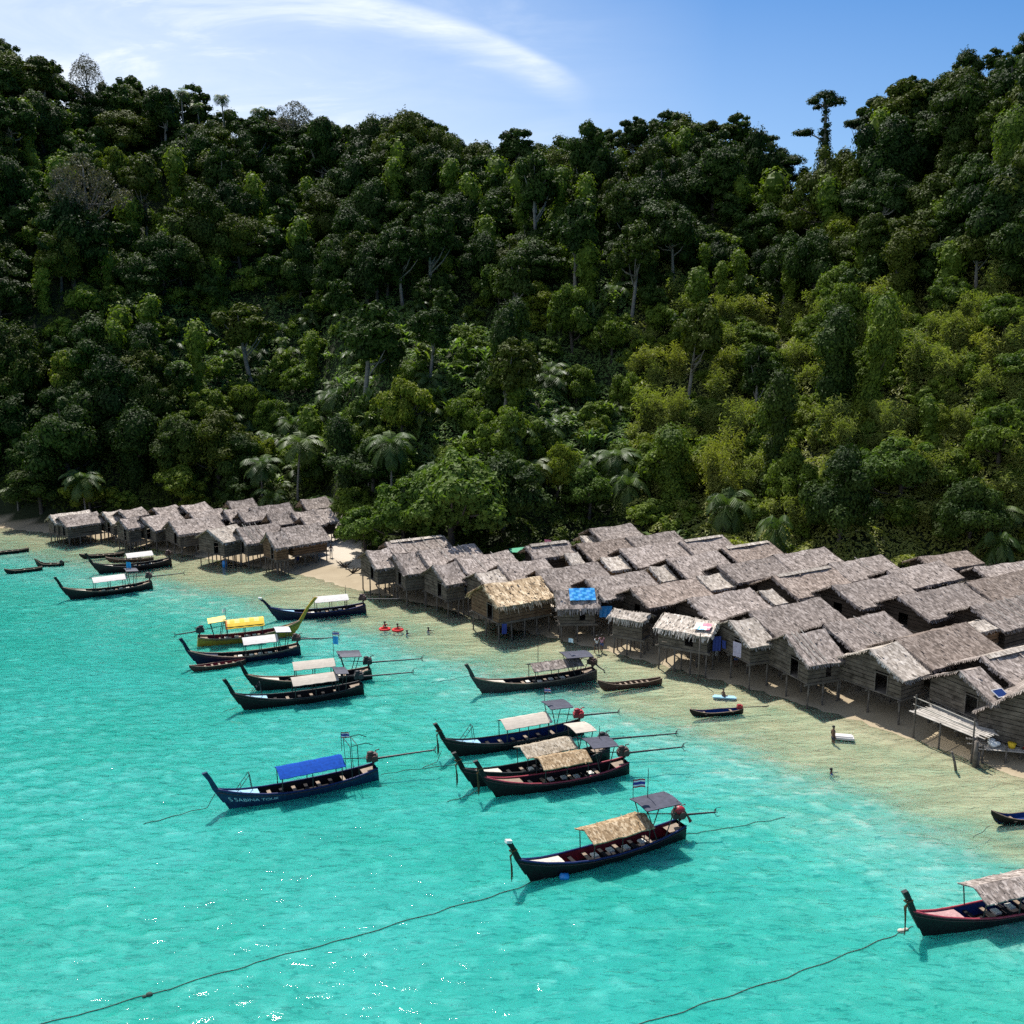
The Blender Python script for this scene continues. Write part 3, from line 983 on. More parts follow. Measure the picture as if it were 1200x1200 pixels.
# the big bushy tree between the two hut groups, and its neighbours
for (px_, Y_, s_, sz_, k_, v_, lb) in [
        (533, 119, 1.62, 1.72, 'loose', 0, 'largest bushy light green tree on the beach between the two hut groups'),
        (472, 121, 1.2, 1.35, 'loose', 1, 'rounded light green tree beside the open sand, next to the largest bushy one'),
        (425, 123, .86, .82, 'loose', 2, 'small bright bushy tree at the edge of the open sand'),
        (592, 122, 1.1, 1.25, 'round', 1, 'dark rounded tree behind the weathered hut roofs beside the largest bushy tree'),
        (592, 136, 1.10, 1.35, 'loose', 1, 'yellow-green tree rising just behind the largest bushy beach tree'),
        (405, 132, .7, .72, 'bush', 1, 'leafy bush hiding the last cove hut beside the sand'),
        (100, 147, .85, .85, 'loose', 2, 'bright tree spreading over the end huts of the cove'),
        (690, 131, .9, .9, 'loose', 0, 'leafy tree behind the hindmost roofs near the pink cloth'),
        (1060, 121, 1.15, 1.15, 'loose', 1, 'broad bright tree behind the hindmost roofs of the headland end'),
        (1175, 121, 1.0, 1.15, 'loose', 2, 'bright leafy tree behind the palm at the headland end'),
        (960, 122, 1.0, .8, 'bush', 0, 'bright bush hugging the hindmost roofs in the middle of the long village')]:
    x, y = cy(px_, Y_)
    rt_ = plant(k_, x, y, s_, px_ * .1, lb, v_, sz_)
    if px_ in (533, 472, 425, 690, 1060, 405) and k_ != 'round':
        sl = rt_.children[0].material_slots[0]; sl.link = 'OBJECT'; sl.material = M_GREEN

for (px_, py_, k_, s_, Y_, lb) in [
        (92, 562, 'palm', .85, 145, 'coconut palm rising over the first pale-roofed huts of the cove'),
        (12, 590, 'palm', .75, 149, 'dark coconut palm at the far end of the cove beach'),
        (303, 545, 'palm', .95, 149, 'coconut palm behind the middle cove huts, before the pair of tall palms'),
        (345, 520, 'palm', 1.1, 150, 'tall coconut palm behind the inland cove huts near the open sand'),
        (318, 585, 'low_palm', .9, 146, 'pale-fronded low palm just over the inland cove roofs'),
        (372, 590, 'low_palm', .9, 145, 'pale-fronded low palm over the last inland cove roofs'),
        (457, 520, 'palm', .95, 133, 'coconut palm behind the small bright bushy tree by the sand'),
        (600, 508, 'palm', 1.0, 136, 'tall palm with white-glinting fronds behind the largest bushy tree'),
        (622, 548, 'palm', .95, 131, 'lower palm with white-glinting fronds beside the tall glinting one'),
        (725, 535, 'palm', .95, 137, 'coconut palm behind the middle of the long village'),
        (735, 560, 'low_palm', 1.0, 132, 'short palm under the coconut palm behind the long village'),
        (853, 592, 'low_palm', 1.15, 124, 'palm with upright pale fronds behind the tallest stack of roofs'),
        (915, 610, 'low_palm', .8, 117, 'young palm touching the hindmost roofs of the long village'),
        (1185, 600, 'palm', .8, 113, 'palm with hanging grey fronds by the headland-end roofs'),
        (1185, 640, 'low_palm', .8, 109, 'low palm drooping over the last headland-end roofs'),
        (430, 562, 'palm', .8, 139, 'palm half hidden behind the small bright bushy tree')]:
    x, y = cy(px_, Y_)
    top = at_y(px_, py_, Y_).z
    g0 = ground(x, y)
    hts = {0: 7.5, 1: 9.5, 2: 6.0, 3: 11.5} if k_ == 'palm' else {0: 2.2, 1: 1.2}
    v_ = min(hts, key=lambda q: abs(hts[q] - (top - g0) / s_))
    plant(k_, x, y, s_, px_ * .37, lb, v_, max(.5, min(1.6, (top - g0) / hts[v_])))

for (px_, Y_, s_, lb) in [(205, 140, .75, 'sunlit banana plants poking over the cove roofs'), (180, 141, .6, 'small banana plants behind the cove roofs'), (250, 142, .7, 'banana plants beside the hindmost cove hut'),
                          (655, 118, .6, 'small bright banana plant over the pink cloth'), (770, 122, .8, 'glossy banana plants behind the hindmost roofs'), (800, 122, .8, 'second glossy banana clump behind the hindmost roofs'),
                          (700, 124, .7, 'banana plants by the topmost hut roof'), (935, 116, .7, 'banana plants beside the young palm'), (1015, 117, .75, 'leafy banana clump under the broad bright tree'),
                          (670, 113, .45, 'spiky green plant growing on the grey roofs')]:
    x, y = cy(px_, Y_)
    plant('banana', x, y, s_, px_ * .2, lb)

# ---- the rest of the hillside: jittered rows climbing the slope
NAMED_XY = [(p[2], p[3], p[4]) for p in PLANTED]
cands = []
CORR = [(92, 145), (303, 149), (345, 150), (457, 133), (600, 136), (622, 131), (725, 137), (853, 124), (1185, 113), (165, 230), (100, 215)]
Y = 108.0
row = 0
while Y < 262:
    sp = 5.2 if Y > 165 else 4.4
    xw = 0.60 * Y + 10
    X = -xw + (row % 2) * sp * .5
    while X < xw:
        x = X + rng.uniform(-1.9, 1.9); y = Y + rng.uniform(-1.7, 1.7)
        X += sp
        u = x / y
        fy = np.interp(u, FOOT_U, FOOT_Y); ry = np.interp(u, RID_U, RID_Y)
        if y < fy + 1.0 or y > ry + 7: continue
        if any((x - a) ** 2 + (y - b_) ** 2 < (2.6 * c) ** 2 for a, b_, c in NAMED_XY): continue
        t = (y - fy) / (ry - fy)
        z = ground(x, y)
        px_, py_, d = px_of(x, y, z + 4)
        if any(abs(px_ - q) < 26 and qy - 17 < y < qy + 2 for q, qy in CORR): continue
        r = rng.random()
        # zones read off the photograph: bamboo and scrub low on the headland side, broad leaves in the middle gully, high forest above
        scrub = px_ > 740 and 345 + (1200 - px_) * .03 < py_ < 600
        gully = 190 < px_ < 740 and 345 < py_ < 530
        if px_ < 190 and t < .45 and r < .45:
            kind = 'round'
        elif scrub:
            kind = 'bamboo' if r < .46 else 'bush' if r < .80 else 'loose' if r < .93 else 'creeper' if r < .97 else 'tall'
        elif gully:
            kind = 'banana' if r < .34 else 'low_palm' if r < .47 else 'bush' if r < .74 else 'loose' if r < .88 else 'creeper' if r < .93 else 'tall'
        elif t > .45:
            kind = 'round' if r < .48 else 'tall' if r < .68 else 'loose' if r < .78 else 'creeper'
        else:
            kind = 'round' if r < .28 else 'low_palm' if r < .35 else 'loose' if r < .54 else 'bush' if r < .76 else 'creeper' if r < .84 else 'banana'
        sc = {'round': 1.0 if z < 60 else 1.08, 'loose': .85, 'tall': 1.0, 'creeper': .95, 'layered': .95, 'bush': 1.0, 'bamboo': .85, 'banana': .85, 'low_palm': .95}[kind] * rng.uniform(.6, 1.32)
        if t < .06: sc *= .75
        if y > ry - 3: sc *= .82
        if y > ry - 10 and kind == 'creeper': kind = 'tall' if r < .9 else 'round'
        if 915 < px_ < 1012 and y > ry - 14: continue
        cands.append([kind, x, y, z, sc, rng.uniform(0, 6.28), px_, py_, d, sc * {'round': 9, 'tall': 8, 'loose': 8.5, 'creeper': 6, 'layered': 8, 'bush': 5, 'bamboo': 7, 'banana': 5, 'low_palm': 6}[kind] / d])
    Y += 4.7 if Y > 165 else 4.1
    row += 1
def extra(n, box, kinds):
    for _ in range(n):
        px0, py0 = rng.uniform(box[0], box[2]), rng.uniform(box[1], box[3])
        x, y = on_slope(px0, py0, 2.5)
        if any((x - a) ** 2 + (y - b_) ** 2 < (2.4 * c) ** 2 for a, b_, c in NAMED_XY): continue
        if y < np.interp(x / y, FOOT_U, FOOT_Y) + 1: continue
        z = ground(x, y); px_, py_, d = px_of(x, y, z + 3)
        if any(abs(px_ - q) < 24 and qy - 17 < y < qy + 2 for q, qy in CORR): continue
        kind = kinds[int(rng.integers(len(kinds)))]
        sc = {'bush': .85, 'bamboo': .8, 'banana': .9, 'low_palm': .9}[kind] * rng.uniform(.6, 1.2)
        cands.append([kind, x, y, z, sc, rng.uniform(0, 6.28), px_, py_, d, sc * 5 / d])


extra(230, (740, 335, 1230, 610), ['bush', 'bush', 'bamboo'])
extra(200, (180, 340, 745, 560), ['bush', 'banana', 'banana', 'low_palm'])
isn = lambda k: 'palm' if k == 'low_palm' else 'banana' if k == 'banana' else 'bamboo' if k == 'bamboo' else 'bush' if k == 'bush' else 'tree'
quota = {'tree': 262, 'bush': 120, 'bamboo': 95, 'banana': 55, 'palm': 60}
LOWQ = []
for grp in quota:
    mine = [c for c in cands if isn(c[0]) == grp]
    mine.sort(key=lambda c: -(c[9] if -40 < c[6] < 1240 and 20 < c[7] < 680 else 0))
    for i, c in enumerate(mine):
        if i < quota[grp] and -30 < c[6] < 1230:
            rt_ = plant(c[0], c[1], c[2], c[4], c[5], None, None, c[4] * rng.uniform(.85, 1.4), c[3])
            if c[2] > np.interp(c[1] / c[2], RID_U, RID_Y) - 9: rt_.scale.z = c[4] * rng.uniform(.85, 1.0)
            rt_.scale.x *= rng.uniform(.82, 1.2); rt_.rotation_euler.x = rng.uniform(-.12, .12); rt_.rotation_euler.y = rng.uniform(-.12, .12)
        else:
            LOWQ.append(c)
print('CANDS', len(cands), 'LOWQ', len(LOWQ))

# everything smaller or further becomes one mass of forest
mat_ids = {'round': 0, 'tall': 0, 'layered': 0, 'loose': 1, 'creeper': 1, 'bush': 1, 'bamboo': 2, 'banana': 3, 'low_palm': 3}
Vs, Fs, As, Ms, nb = [], [], [], [], 0
for kind, x, y, z, sc, rz, *_ in LOWQ:
    Vl, Fl, Al = TREES[kind][int(rng.integers(len(TREES[kind])))][2]
    c_, s_ = math.cos(rz), math.sin(rz)
    Vt = np.stack([Vl[:, 0] * c_ - Vl[:, 1] * s_, Vl[:, 0] * s_ + Vl[:, 1] * c_, Vl[:, 2]], -1) * sc + np.array([x, y, z])
    Vs.append(Vt); Fs.append(Fl + nb); As.append(np.clip(Al * .6 + rng.uniform(0, .4), 0, 1)); Ms.append(np.full(len(Fl), mat_ids[kind])); nb += len(Vt)
if Vs:
    fo = link_mesh('forest', np_mesh('forest', np.concatenate(Vs), np.concatenate(Fs), [M_LEAF, M_LEAF_B, M_BAMBOO, M_BANANA], False, {'tint': np.concatenate(As)}, np.concatenate(Ms)))
    tag(fo, 'dense dark mass of smaller rainforest trees filling the hillside', 'forest', kind='stuff')

# undergrowth: big loose leaves over the slope
def lumps(x, y):
    a = np.abs(np.sin(x / 1.9 + 1.1 * np.sin(y / 2.7)) * np.cos(y / 1.6 + .9 * np.sin(x / 2.3)))
    b_ = np.abs(np.sin(x / 3.7 + y / 4.1) * np.cos(y / 3.3 - x / 5.2 + 1))
    return 1.5 * np.sqrt(a) + 1.5 * b_


n = 420000
yy = rng.uniform(102, 262, n) ; uu = rng.uniform(-.60, .60, n)
k = rng.random(n) < np.clip(1.25 - (yy - 110) / 190, .35, 1)
yy, uu = yy[k], uu[k]
xx = uu * yy
fy = np.interp(uu, FOOT_U, FOOT_Y); ry = np.interp(uu, RID_U, RID_Y)
k = (yy > fy - 3) & (yy < ry + 12) & (shore_dist(xx, yy) > 5)
xx, yy, uu, fy = xx[k], yy[k], uu[k], fy[k]
zz = terrain(xx, yy)
hgt = lambda x_, y_: terrain(x_, y_) + lumps(x_, y_)
e_ = .35
h0 = hgt(xx, yy)
gxn = (hgt(xx + e_, yy) - h0) / e_; gyn = (hgt(xx, yy + e_) - h0) / e_
P = np.stack([xx, yy, h0 - rng.uniform(0, .5, len(xx)) ** 1.5 * smooth((yy - fy + 3) / 5)], -1)
N = unit(unit(np.stack([-gxn, -gyn, np.ones(len(xx))], -1)) + rng.normal(0, .38, (len(xx), 3)) + np.array([0, 0, .25]))
V, F = leaf_quads(P, N, .58, .45, .4)
gully = (np.abs(uu + .12) < .24) & (zz > 6) & (zz < 45)
mi = np.where((uu > .12) & (zz < 48), 1, np.where(gully, 2, 0))
ug = link_mesh('undergrowth', np_mesh('undergrowth', V, F, [M_LEAF, M_BAMBOO, M_BIG], False, {'tint': np.repeat(rng.uniform(0, .9, len(xx)), 4)}, mi))
tag(ug, 'tangle of broad leaves and creepers covering the ground under the trees', 'undergrowth', kind='stuff')

# ---- labels for the hillside plants: look, height on the slope, and what stands below
LMK = [(45, 'the far end of the cove'), (130, 'the first cove huts'), (220, 'the middle cove huts'), (310, 'the plank-walled cove hut'), (395, 'the open sand'), (470, 'the small bright beach tree'),
       (545, 'the largest bushy beach tree'), (625, 'the straw-thatched hut'), (700, 'the hut with the blue sheet'), (775, 'the hut with the painted cloth'), (855, 'the pale ribbed roof'),
       (930, 'the three-poled front hut'), (1010, 'the whitish-roofed front hut'), (1085, 'the bamboo deck'), (1160, 'the hut with the solar panel'), (1300, 'the headland end')]


def place_phrase(p):
    root, kind, x, y, sc, lb = p
    z = root.location.z
    px_, py_, d = px_of(x, y, z + 4)
    u = x / y
    fy = np.interp(u, FOOT_U, FOOT_Y); ry = np.interp(u, RID_U, RID_Y)
    t = (y - fy) / (ry - fy)
    band = 'foot of the hill' if t < .1 else 'low on the slope' if t < .27 else 'lower mid-slope' if t < .45 else 'upper mid-slope' if t < .65 else 'high on the slope' if t < .86 else 'on the skyline'
    lm = min(LMK, key=lambda q: abs(q[0] - px_))[1]
    return band, lm, px_


auto = {}
for p in PLANTED:
    look, cat = LOOK[p[1]]
    tag(p[0], None, cat, GROUPS[cat])
    if p[5]:
        tag(p[0], p[5]); continue
    band, lm, px_ = place_phrase(p)
    size = ''
    auto.setdefault((look, band, lm), []).append((px_, p))
ORD = ['first', 'second', 'third', 'fourth', 'fifth', 'sixth', 'seventh', 'eighth', 'ninth', 'tenth', 'eleventh', 'twelfth', 'thirteenth']
for (look, band, lm), ps in auto.items():
    ps.sort(key=lambda q: -q[1][4])
    short = lm
    for i, (_, p) in enumerate(ps):
        if len(ps) == 1: lb = f'{look}, {band}, above {short}'
        else:
            pre = 'biggest' if i == 0 else 'smallest' if i == len(ps) - 1 else ORD[i] + '-biggest'
            lb = f'{pre} {look}, {band}, above {short}'
        tag(p[0], lb)
# ---------------------------------------------------------------- huts
T_GREY = thatch('thatch_grey', (0.072, 0.059, 0.050), (0.250, 0.207, 0.180), (0.53, 0.46, 0.41))
T_PALE = thatch('thatch_pale', (0.15, 0.125, 0.10), (0.40, 0.345, 0.29), (0.70, 0.63, 0.55))
T_STRAW = thatch('thatch_straw', (0.13, 0.08, 0.04), (0.42, 0.31, 0.19), (0.78, 0.64, 0.45), .6)
T_BROWN = thatch('thatch_brown_grey', (0.07, 0.055, 0.043), (0.23, 0.18, 0.148), (0.48, 0.40, 0.34))
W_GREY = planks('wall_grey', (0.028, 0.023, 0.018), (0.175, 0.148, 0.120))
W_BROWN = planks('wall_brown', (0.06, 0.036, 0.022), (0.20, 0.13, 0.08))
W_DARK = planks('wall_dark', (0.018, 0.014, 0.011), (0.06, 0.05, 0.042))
WOOD = planks('post_wood', (0.05, 0.042, 0.035), (0.20, 0.175, 0.15))
POLE = planks('bamboo_pole', (0.20, 0.18, 0.15), (0.50, 0.47, 0.42))
DECKW = planks('deck_boards', (0.22, 0.20, 0.17), (0.55, 0.51, 0.46))

UNIT_POST = MB().tube([(0, 0, 0), (.01, .01, .5), (0, 0, 1)], [.075, .07, .065], 6).mesh('stilt', WOOD, True)
HUT_GROUP = {'left': 'stilt huts of the cove cluster', 'right': 'stilt huts of the long village', 'kitchen': 'small cook huts between the big roofs'}


def roof_mesh(g, L, w_, drop, zr, mat, oh=.35, ragged=.08, fringe=True, shag=1.0, far=1.0, tilt=0.0):
    """two thatched slopes meeting at a ridge along x; far = width factor of the far slope"""
    b = MB()
    nx = max(6, int(L / .5)); nv = 7
    x0, x1 = -L / 2 - oh, L / 2 + min(.4, oh)
    sag = g.uniform(.02, .10)
    th = .08
    rid = [.05 * math.sin(i * .9 + L) + g.uniform(-.02, .02) - .10 * math.sin(math.pi * i / nx) * g.uniform(.8, 1.2) for i in range(nx + 1)]
    for sg, wf in ((-1, 1.0), (1, far)):
        top, bot = [], []
        for i in range(nx + 1):
            x = x0 + (x1 - x0) * i / nx
            rt, rb = [], []
            e = g.uniform(-ragged, ragged)
            for j in range(nv + 1):
                v = j / nv
                yy = sg * v * (w_ * wf + (e if j == nv else 0))
                zz = zr + rid[i] * (1 - v) - drop * v - sag * math.sin(math.pi * v) + g.uniform(-.018, .018)
                xx = x + (g.uniform(-ragged, ragged) if i in (0, nx) else 0) + tilt * v
                rt.append((xx, yy, zz)); rb.append((xx, yy, zz - th))
            top.append(rt); bot.append(rb)
        b.grid(top, 0, sg < 0)
        b.grid(bot, 0, sg > 0)
        # edges
        b.grid([[r[-1] for r in top], [r[-1] for r in bot]], 0, sg < 0)
        b.grid([top[0], bot[0]], 0, sg > 0); b.grid([top[-1], bot[-1]], 0, sg < 0)
        if fringe:
            for q in range(int((x1 - x0) / .13)):
                x = x0 + .13 * q + g.uniform(-.05, .05)
                y = sg * w_ * wf; z = zr - drop - .05
                l = g.uniform(.10, .34) * shag; wd = g.uniform(.07, .15); a = g.uniform(-.06, .06)
                b.add([(x + tilt, y * .97, z + .05), (x + wd + tilt, y * .97, z + .05), (x + wd * .6 + a + tilt, y + sg * l * .45, z - l), (x + a + tilt, y + sg * l * .45, z - l * .9)], [(0, 1, 2, 3)])
            for xe, s2 in ((x0, -1), (x1, 1)):
                for q in range(int(w_ * wf / .16)):
                    v = (q + .5) * .16 / (w_ * wf)
                    y = sg * v * w_ * wf; z = zr - drop * v
                    l = g.uniform(.08, .26)
                    b.add([(xe + tilt * v, y, z + .02), (xe + tilt * v, y + sg * .13, z - .08), (xe + s2 * l * .8, y + sg * .1, z - .12 - l), (xe + s2 * l, y, z - .06 - l * .7)], [(0, 1, 2, 3)])
    # loose straw tufts over both slopes so the surface is never flat
    for q in range(int(L * w_ * 3 * shag ** 2)):
        sg = -1 if g.random() < .6 else 1
        wf = 1 if sg < 0 else far
        v = g.uniform(.04, .96); x = g.uniform(x0, x1)
        y = sg * v * w_ * wf; z = zr - drop * v - sag * math.sin(math.pi * v) + .015
        l = g.uniform(.15, .5); wd = g.uniform(.03, .09); dz = -drop / w_ * l * .8
        b.add([(x, y, z), (x + wd, y, z), (x + wd + g.uniform(-.1, .1), y + sg * l * .8, z + dz + .06), (x + g.uniform(-.1, .1), y + sg * l * .8, z + dz + .06)], [(0, 1, 2, 3)])
    me = b.mesh('roof', mat)
    return me


def strip_wall(b, g, p0, p1, z0, zt_fn, gap=None, step=.33, th=.05):
    """horizontal boards from p0 to p1 (2d points); zt_fn(u) top height at u in 0..1; gap=(u0,u1,za,zb) opening"""
    p0, p1 = Vector(p0), Vector(p1)
    d = (p1 - p0); nrm = Vector((d.y, -d.x)).normalized()
    z = z0
    us = [i / 40 for i in range(41)]
    zmax = max(zt_fn(u) for u in us)
    while z < zmax - .04:
        za, zb = z, min(z + step - .045, zmax)
        ok = [u for u in us if zt_fn(u) >= (za + .03)]
        if len(ok) < 2: break
        ok2 = [u for u in us if zt_fn(u) >= zb]
        lo0, lo1 = ok[0], ok[-1]
        hi0, hi1 = (ok2[0], ok2[-1]) if len(ok2) > 1 else ((lo0 + lo1) / 2 - .01, (lo0 + lo1) / 2 + .01)
        segs = [(lo0, lo1, hi0, hi1)]
        if gap and zb > gap[2] and za < gap[3]:
            segs = [(lo0, gap[0], min(hi0, gap[0]), gap[0]), (gap[1], lo1, gap[1], max(hi1, gap[1]))]
        for a0, a1, c0, c1 in segs:
            if a1 - a0 < .02: continue
            o = g.uniform(0, .045)
            vs = []
            for dd in (o, o - th):
                for u, zz in ((a0, za), (a1, za), (c1, zb), (c0, zb)):
                    p = p0 + d * u + nrm * dd
                    vs.append((p.x, p.y, zz + g.uniform(-.02, .012)))
            b.add(vs, [(0, 1, 2, 3), (7, 6, 5, 4), (0, 4, 5, 1), (1, 5, 6, 2), (2, 6, 7, 3), (3, 7, 4, 0)])
        z += step


def make_hut(A, Bp, C, label, group, zr_abs=5.5, roof=None, wall=None, seed=0, front=False, door=True, poles=0, floor_drop=None, ridgecap=False,
             far=.84, window=False, kind='stilt_hut', wclamp=(1.9, 3.6), stilts=None, Lf=None, tilt=0.0, cat='hut', shag=1.0, rot_clamp=(20, 31)):
    g = random.Random(seed * 7 + 3)
    a = at(A[0], A[1], zr_abs); c_ = at(Bp[0], Bp[1], zr_abs)
    raw = math.degrees(math.atan2(c_.y - a.y, c_.x - a.x))
    rc = Vector(ray(*C))

    def eave(ang_):
        d_ = Vector((math.cos(R(ang_)), math.sin(R(ang_)), 0))
        t = (a.x * d_.x + a.y * d_.y) / (rc.x * d_.x + rc.y * d_.y)
        p = Vector((rc.x * t, rc.y * t, CAM_H + rc.z * t))
        return (p.x - a.x) * d_.y - (p.y - a.y) * d_.x, zr_abs - p.z
    lo_, hi_ = rot_clamp
    ang = max(lo_, min(hi_, raw))
    if hi_ > 20:      # turn the house until the eave seen in the photograph lies at a believable distance
        best = None
        for q in range(0, 30):
            an = min(hi_, ang + q)
            w0, d0 = eave(an)
            err = max(0, w0 - wclamp[1]) + max(0, wclamp[0] - w0) + 3 * max(0, .38 * w0 - d0) + 3 * max(0, d0 - .8 * w0) + .01 * q
            if best is None or err < best[0]: best = (err, an)
        ang = best[1]
    dirv = Vector((math.cos(R(ang)), math.sin(R(ang)), 0))
    # keep the far end under its pixel column
    r = ray(*Bp); k = r[0] / r[1]
    Ln = (a.x - k * a.y) / (k * dirv.y - dirv.x)
    Ln = max(1.8, min(11, Ln))
    if Lf: Ln = Lf
    w_, drop = eave(ang)
    w_ = max(wclamp[0], min(wclamp[1], w_))
    drop = max(w_ * .40, min(w_ * .8, drop))
    cen = a + dirv * (Ln / 2)
    gz = min(ground(cen.x, cen.y), 1.3)
    gz = max(gz, -.6)
    root = empty(kind, (cen.x, cen.y, gz), R(ang))
    tag(root, label, cat, group)
    zr = zr_abs - gz
    L, oh = (Ln - .6, .3) if front else (Ln - 1.3, .8)
    fd = floor_drop or min(zr - .9, drop + g.uniform(1.5, 1.8))
    zf = zr - fd
    link_mesh('roof', roof_mesh(g, L, w_, drop, zr, roof or T_GREY, oh, fringe=True, far=far, tilt=tilt, shag=shag, ragged=.08 * shag), root)
    if ridgecap:
        b = MB()
        for s in (-1, 1):
            b.grid([[(-L / 2 - .25, 0, zr + .10), (L / 2 + .1, 0, zr + .08)], [(-L / 2 - .25, s * .42, zr - .42 * drop / w_ + .09), (L / 2 + .1, s * .42, zr - .42 * drop / w_ + .09)]], 0, s < 0)
        b.build('ridge_cap', T_PALE, root)
    hw = w_ - .45
    wm = wall or (W_GREY if front else W_DARK)  # darker wall colour on back huts paints in the shade between roofs
    zt = lambda y: min(zr - .14 - drop * abs(y) / w_ * (1 if y < 0 else 1), zr)
    ztop = zt(hw) - .02
    hwf = hw * far
    gap = None
    if door:
        if front: gap = (.60, .80, zf + .05, zf + 1.45)
        else: gap = (.40, .58, zf + .05, zf + 1.25)
    sl_ = lambda y_: zr - .16 - drop * abs(y_) / (w_ * (far if y_ > 0 else 1))
    gab = lambda u: sl_(hwf - u * (hw + hwf))
    # seaward gable (at -x), boards from the far side (+y) to the near side (-y)
    b = MB()
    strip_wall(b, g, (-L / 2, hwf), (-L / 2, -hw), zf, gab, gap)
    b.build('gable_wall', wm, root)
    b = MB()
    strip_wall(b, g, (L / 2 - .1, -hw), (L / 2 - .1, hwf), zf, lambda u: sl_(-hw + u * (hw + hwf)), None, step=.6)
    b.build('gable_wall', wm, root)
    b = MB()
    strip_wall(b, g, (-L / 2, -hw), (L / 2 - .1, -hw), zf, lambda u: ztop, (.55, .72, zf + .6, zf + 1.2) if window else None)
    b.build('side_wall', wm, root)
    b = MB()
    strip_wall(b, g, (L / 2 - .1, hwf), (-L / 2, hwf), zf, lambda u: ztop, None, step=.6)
    b.build('side_wall', wm, root)
    b = MB()
    b.box((0, (hwf - hw) / 2, zf - .06), (L + .15, hw + hwf + .15, .07))
    for q in range(3):
        y = -hw + (hw + hwf) * q / 2
        b.box((-.05, y, zf - .16), (L + .5, .09, .12))
    b.build('floor', WOOD, root)
    if front and door:
        b = MB()
        y0 = hwf - .60 * (hw + hwf); y1 = hwf - .80 * (hw + hwf)
        for y in (y0, y1): b.box((-L / 2 - .05, y, zf + .75), (.07, .07, 1.45))
        b.box((-L / 2 - .05, (y0 + y1) / 2, zf + 1.5), (.07, abs(y0 - y1) + .1, .07))
        b.build('door_frame', WOOD, root)
    # stilts
    nxs = stilts if stilts else (max(2, int(L / 1.5) + 1) if front else 3)
    for i in range(nxs):
        for y in ((-hw + .05, (hwf - hw) / 2, hwf - .05) if front else (-hw + .05, hwf - .05)):
            x = -L / 2 + .1 + (L - .3) * i / max(1, nxs - 1)
            wx_, wy_ = cen.x + x * dirv.x - y * dirv.y, cen.y + x * dirv.y + y * dirv.x
            g0 = ground(wx_, wy_) - gz - .25
            s = link_mesh('stilt', UNIT_POST, root, (x + g.uniform(-.05, .05), y, g0), g.uniform(0, 3), (1.1, 1.1, zf - .1 - g0))
            s.rotation_euler = (g.uniform(-.03, .03), g.uniform(-.03, .03), 0)
    for q in range(poles):
        x = -L / 2 + L * (q + .6) / (poles + .4) * (.55 if front else 1) + g.uniform(-.2, .2)
        b = MB()
        l0 = g.uniform(-.45, .15)
        b.tube([(x, -.05 + l0 * -.3, zr + .12 - min(0, l0) * .5), (x + .3, -w_ * .97, zr - drop * .97 + .12)], .035, 5)
        b.build('roof_pole', POLE, root)
    return dict(root=root, L=L, w=w_, drop=drop, zr=zr, zf=zf, hw=hw, ang=ang, dir=dirv, cen=cen)


SEED = [0]


def H(A, B_, C, label, grp, **kw):
    SEED[0] += 1
    kw.setdefault('seed', SEED[0])
    if kw.get('front') and grp == 'right': kw.setdefault('wclamp', (1.9, 3.3)); kw.setdefault('far', 1.0); kw.setdefault('rot_clamp', (20, 35))
    if grp == 'left': kw.setdefault('rot_clamp', (40, 52))
    h = make_hut(A, B_, C, label, HUT_GROUP[grp], **kw)
    return h


# the front row of the long village, from the open sand to the headland
H((429, 645), (455, 643), (441, 667), 'small grey hut nearest the open sand in the long village front row', 'right', front=True, zr_abs=5.2, poles=0)
H((461, 649), (491, 647), (474, 674), 'sagging-roofed grey hut, second from the open sand in the front row', 'right', front=True, zr_abs=5.3, tilt=.5)
H((507, 662), (534, 658), (523, 686), 'steep-roofed weathered hut, third from the open sand in the front row', 'right', front=True, zr_abs=5.2)
H((557, 671), (588, 664), (573, 690), 'pale ragged-roofed hut half behind the straw-thatched hut', 'right', roof=T_PALE, front=True, zr_abs=5.1)
STRAW = H((565, 685), (632, 677), (584, 712), 'hut with thick shaggy straw-coloured thatch on dark posts', 'right', roof=T_STRAW, wall=W_BROWN, front=True, zr_abs=5.2, wclamp=(2.1, 3.1), shag=2.4, rot_clamp=(14, 34))
BLUE = H((651, 691), (700, 690), (640, 709), 'hut with a bright blue plastic sheet over its small grey roof', 'right', front=True, zr_abs=4.9, shag=1.9, rot_clamp=(-18, 10), wclamp=(1.8, 2.2), window=True)
CANV = H((720, 712), (758, 719), (713, 722), 'smallest front-row hut, under a low shaggy awning beside the blue-sheeted one', 'right', roof=T_PALE, front=True, zr_abs=4.1, shag=1.9, rot_clamp=(-32, -8), wclamp=(1.3, 1.8), kind='stilt_hut', Lf=3.6)
CLOTH = H((778, 717), (830, 728), (762, 731), 'thatched hut with a red, white and blue cloth on its roof corner', 'right', roof=T_PALE, wall=W_GREY, front=True, zr_abs=4.7, shag=1.7, rot_clamp=(-32, -8), wclamp=(1.8, 2.2), Lf=5.2, window=True)
LAUN = H((854, 727), (884, 726), (880, 759), 'front hut with laundry hanging under its pale steep roof', 'right', roof=T_PALE, front=True, zr_abs=5.3, poles=0)
THREE = H((920, 743), (966, 737), (948, 781), 'grey plank-gabled front hut with three long poles laid over its roof', 'right', front=True, zr_abs=5.4, poles=3, window=True)
WHITE = H((1018, 761), (1051, 757), (1060, 799), 'front hut with a whitish patched roof and an open door in its gable', 'right', roof=T_PALE, front=True, zr_abs=5.4, poles=0)
SOLAR = H((1124, 786), (1149, 781), (1165, 827), 'front hut with a solar panel on its roof, beside the bamboo deck', 'right', front=True, zr_abs=5.4)
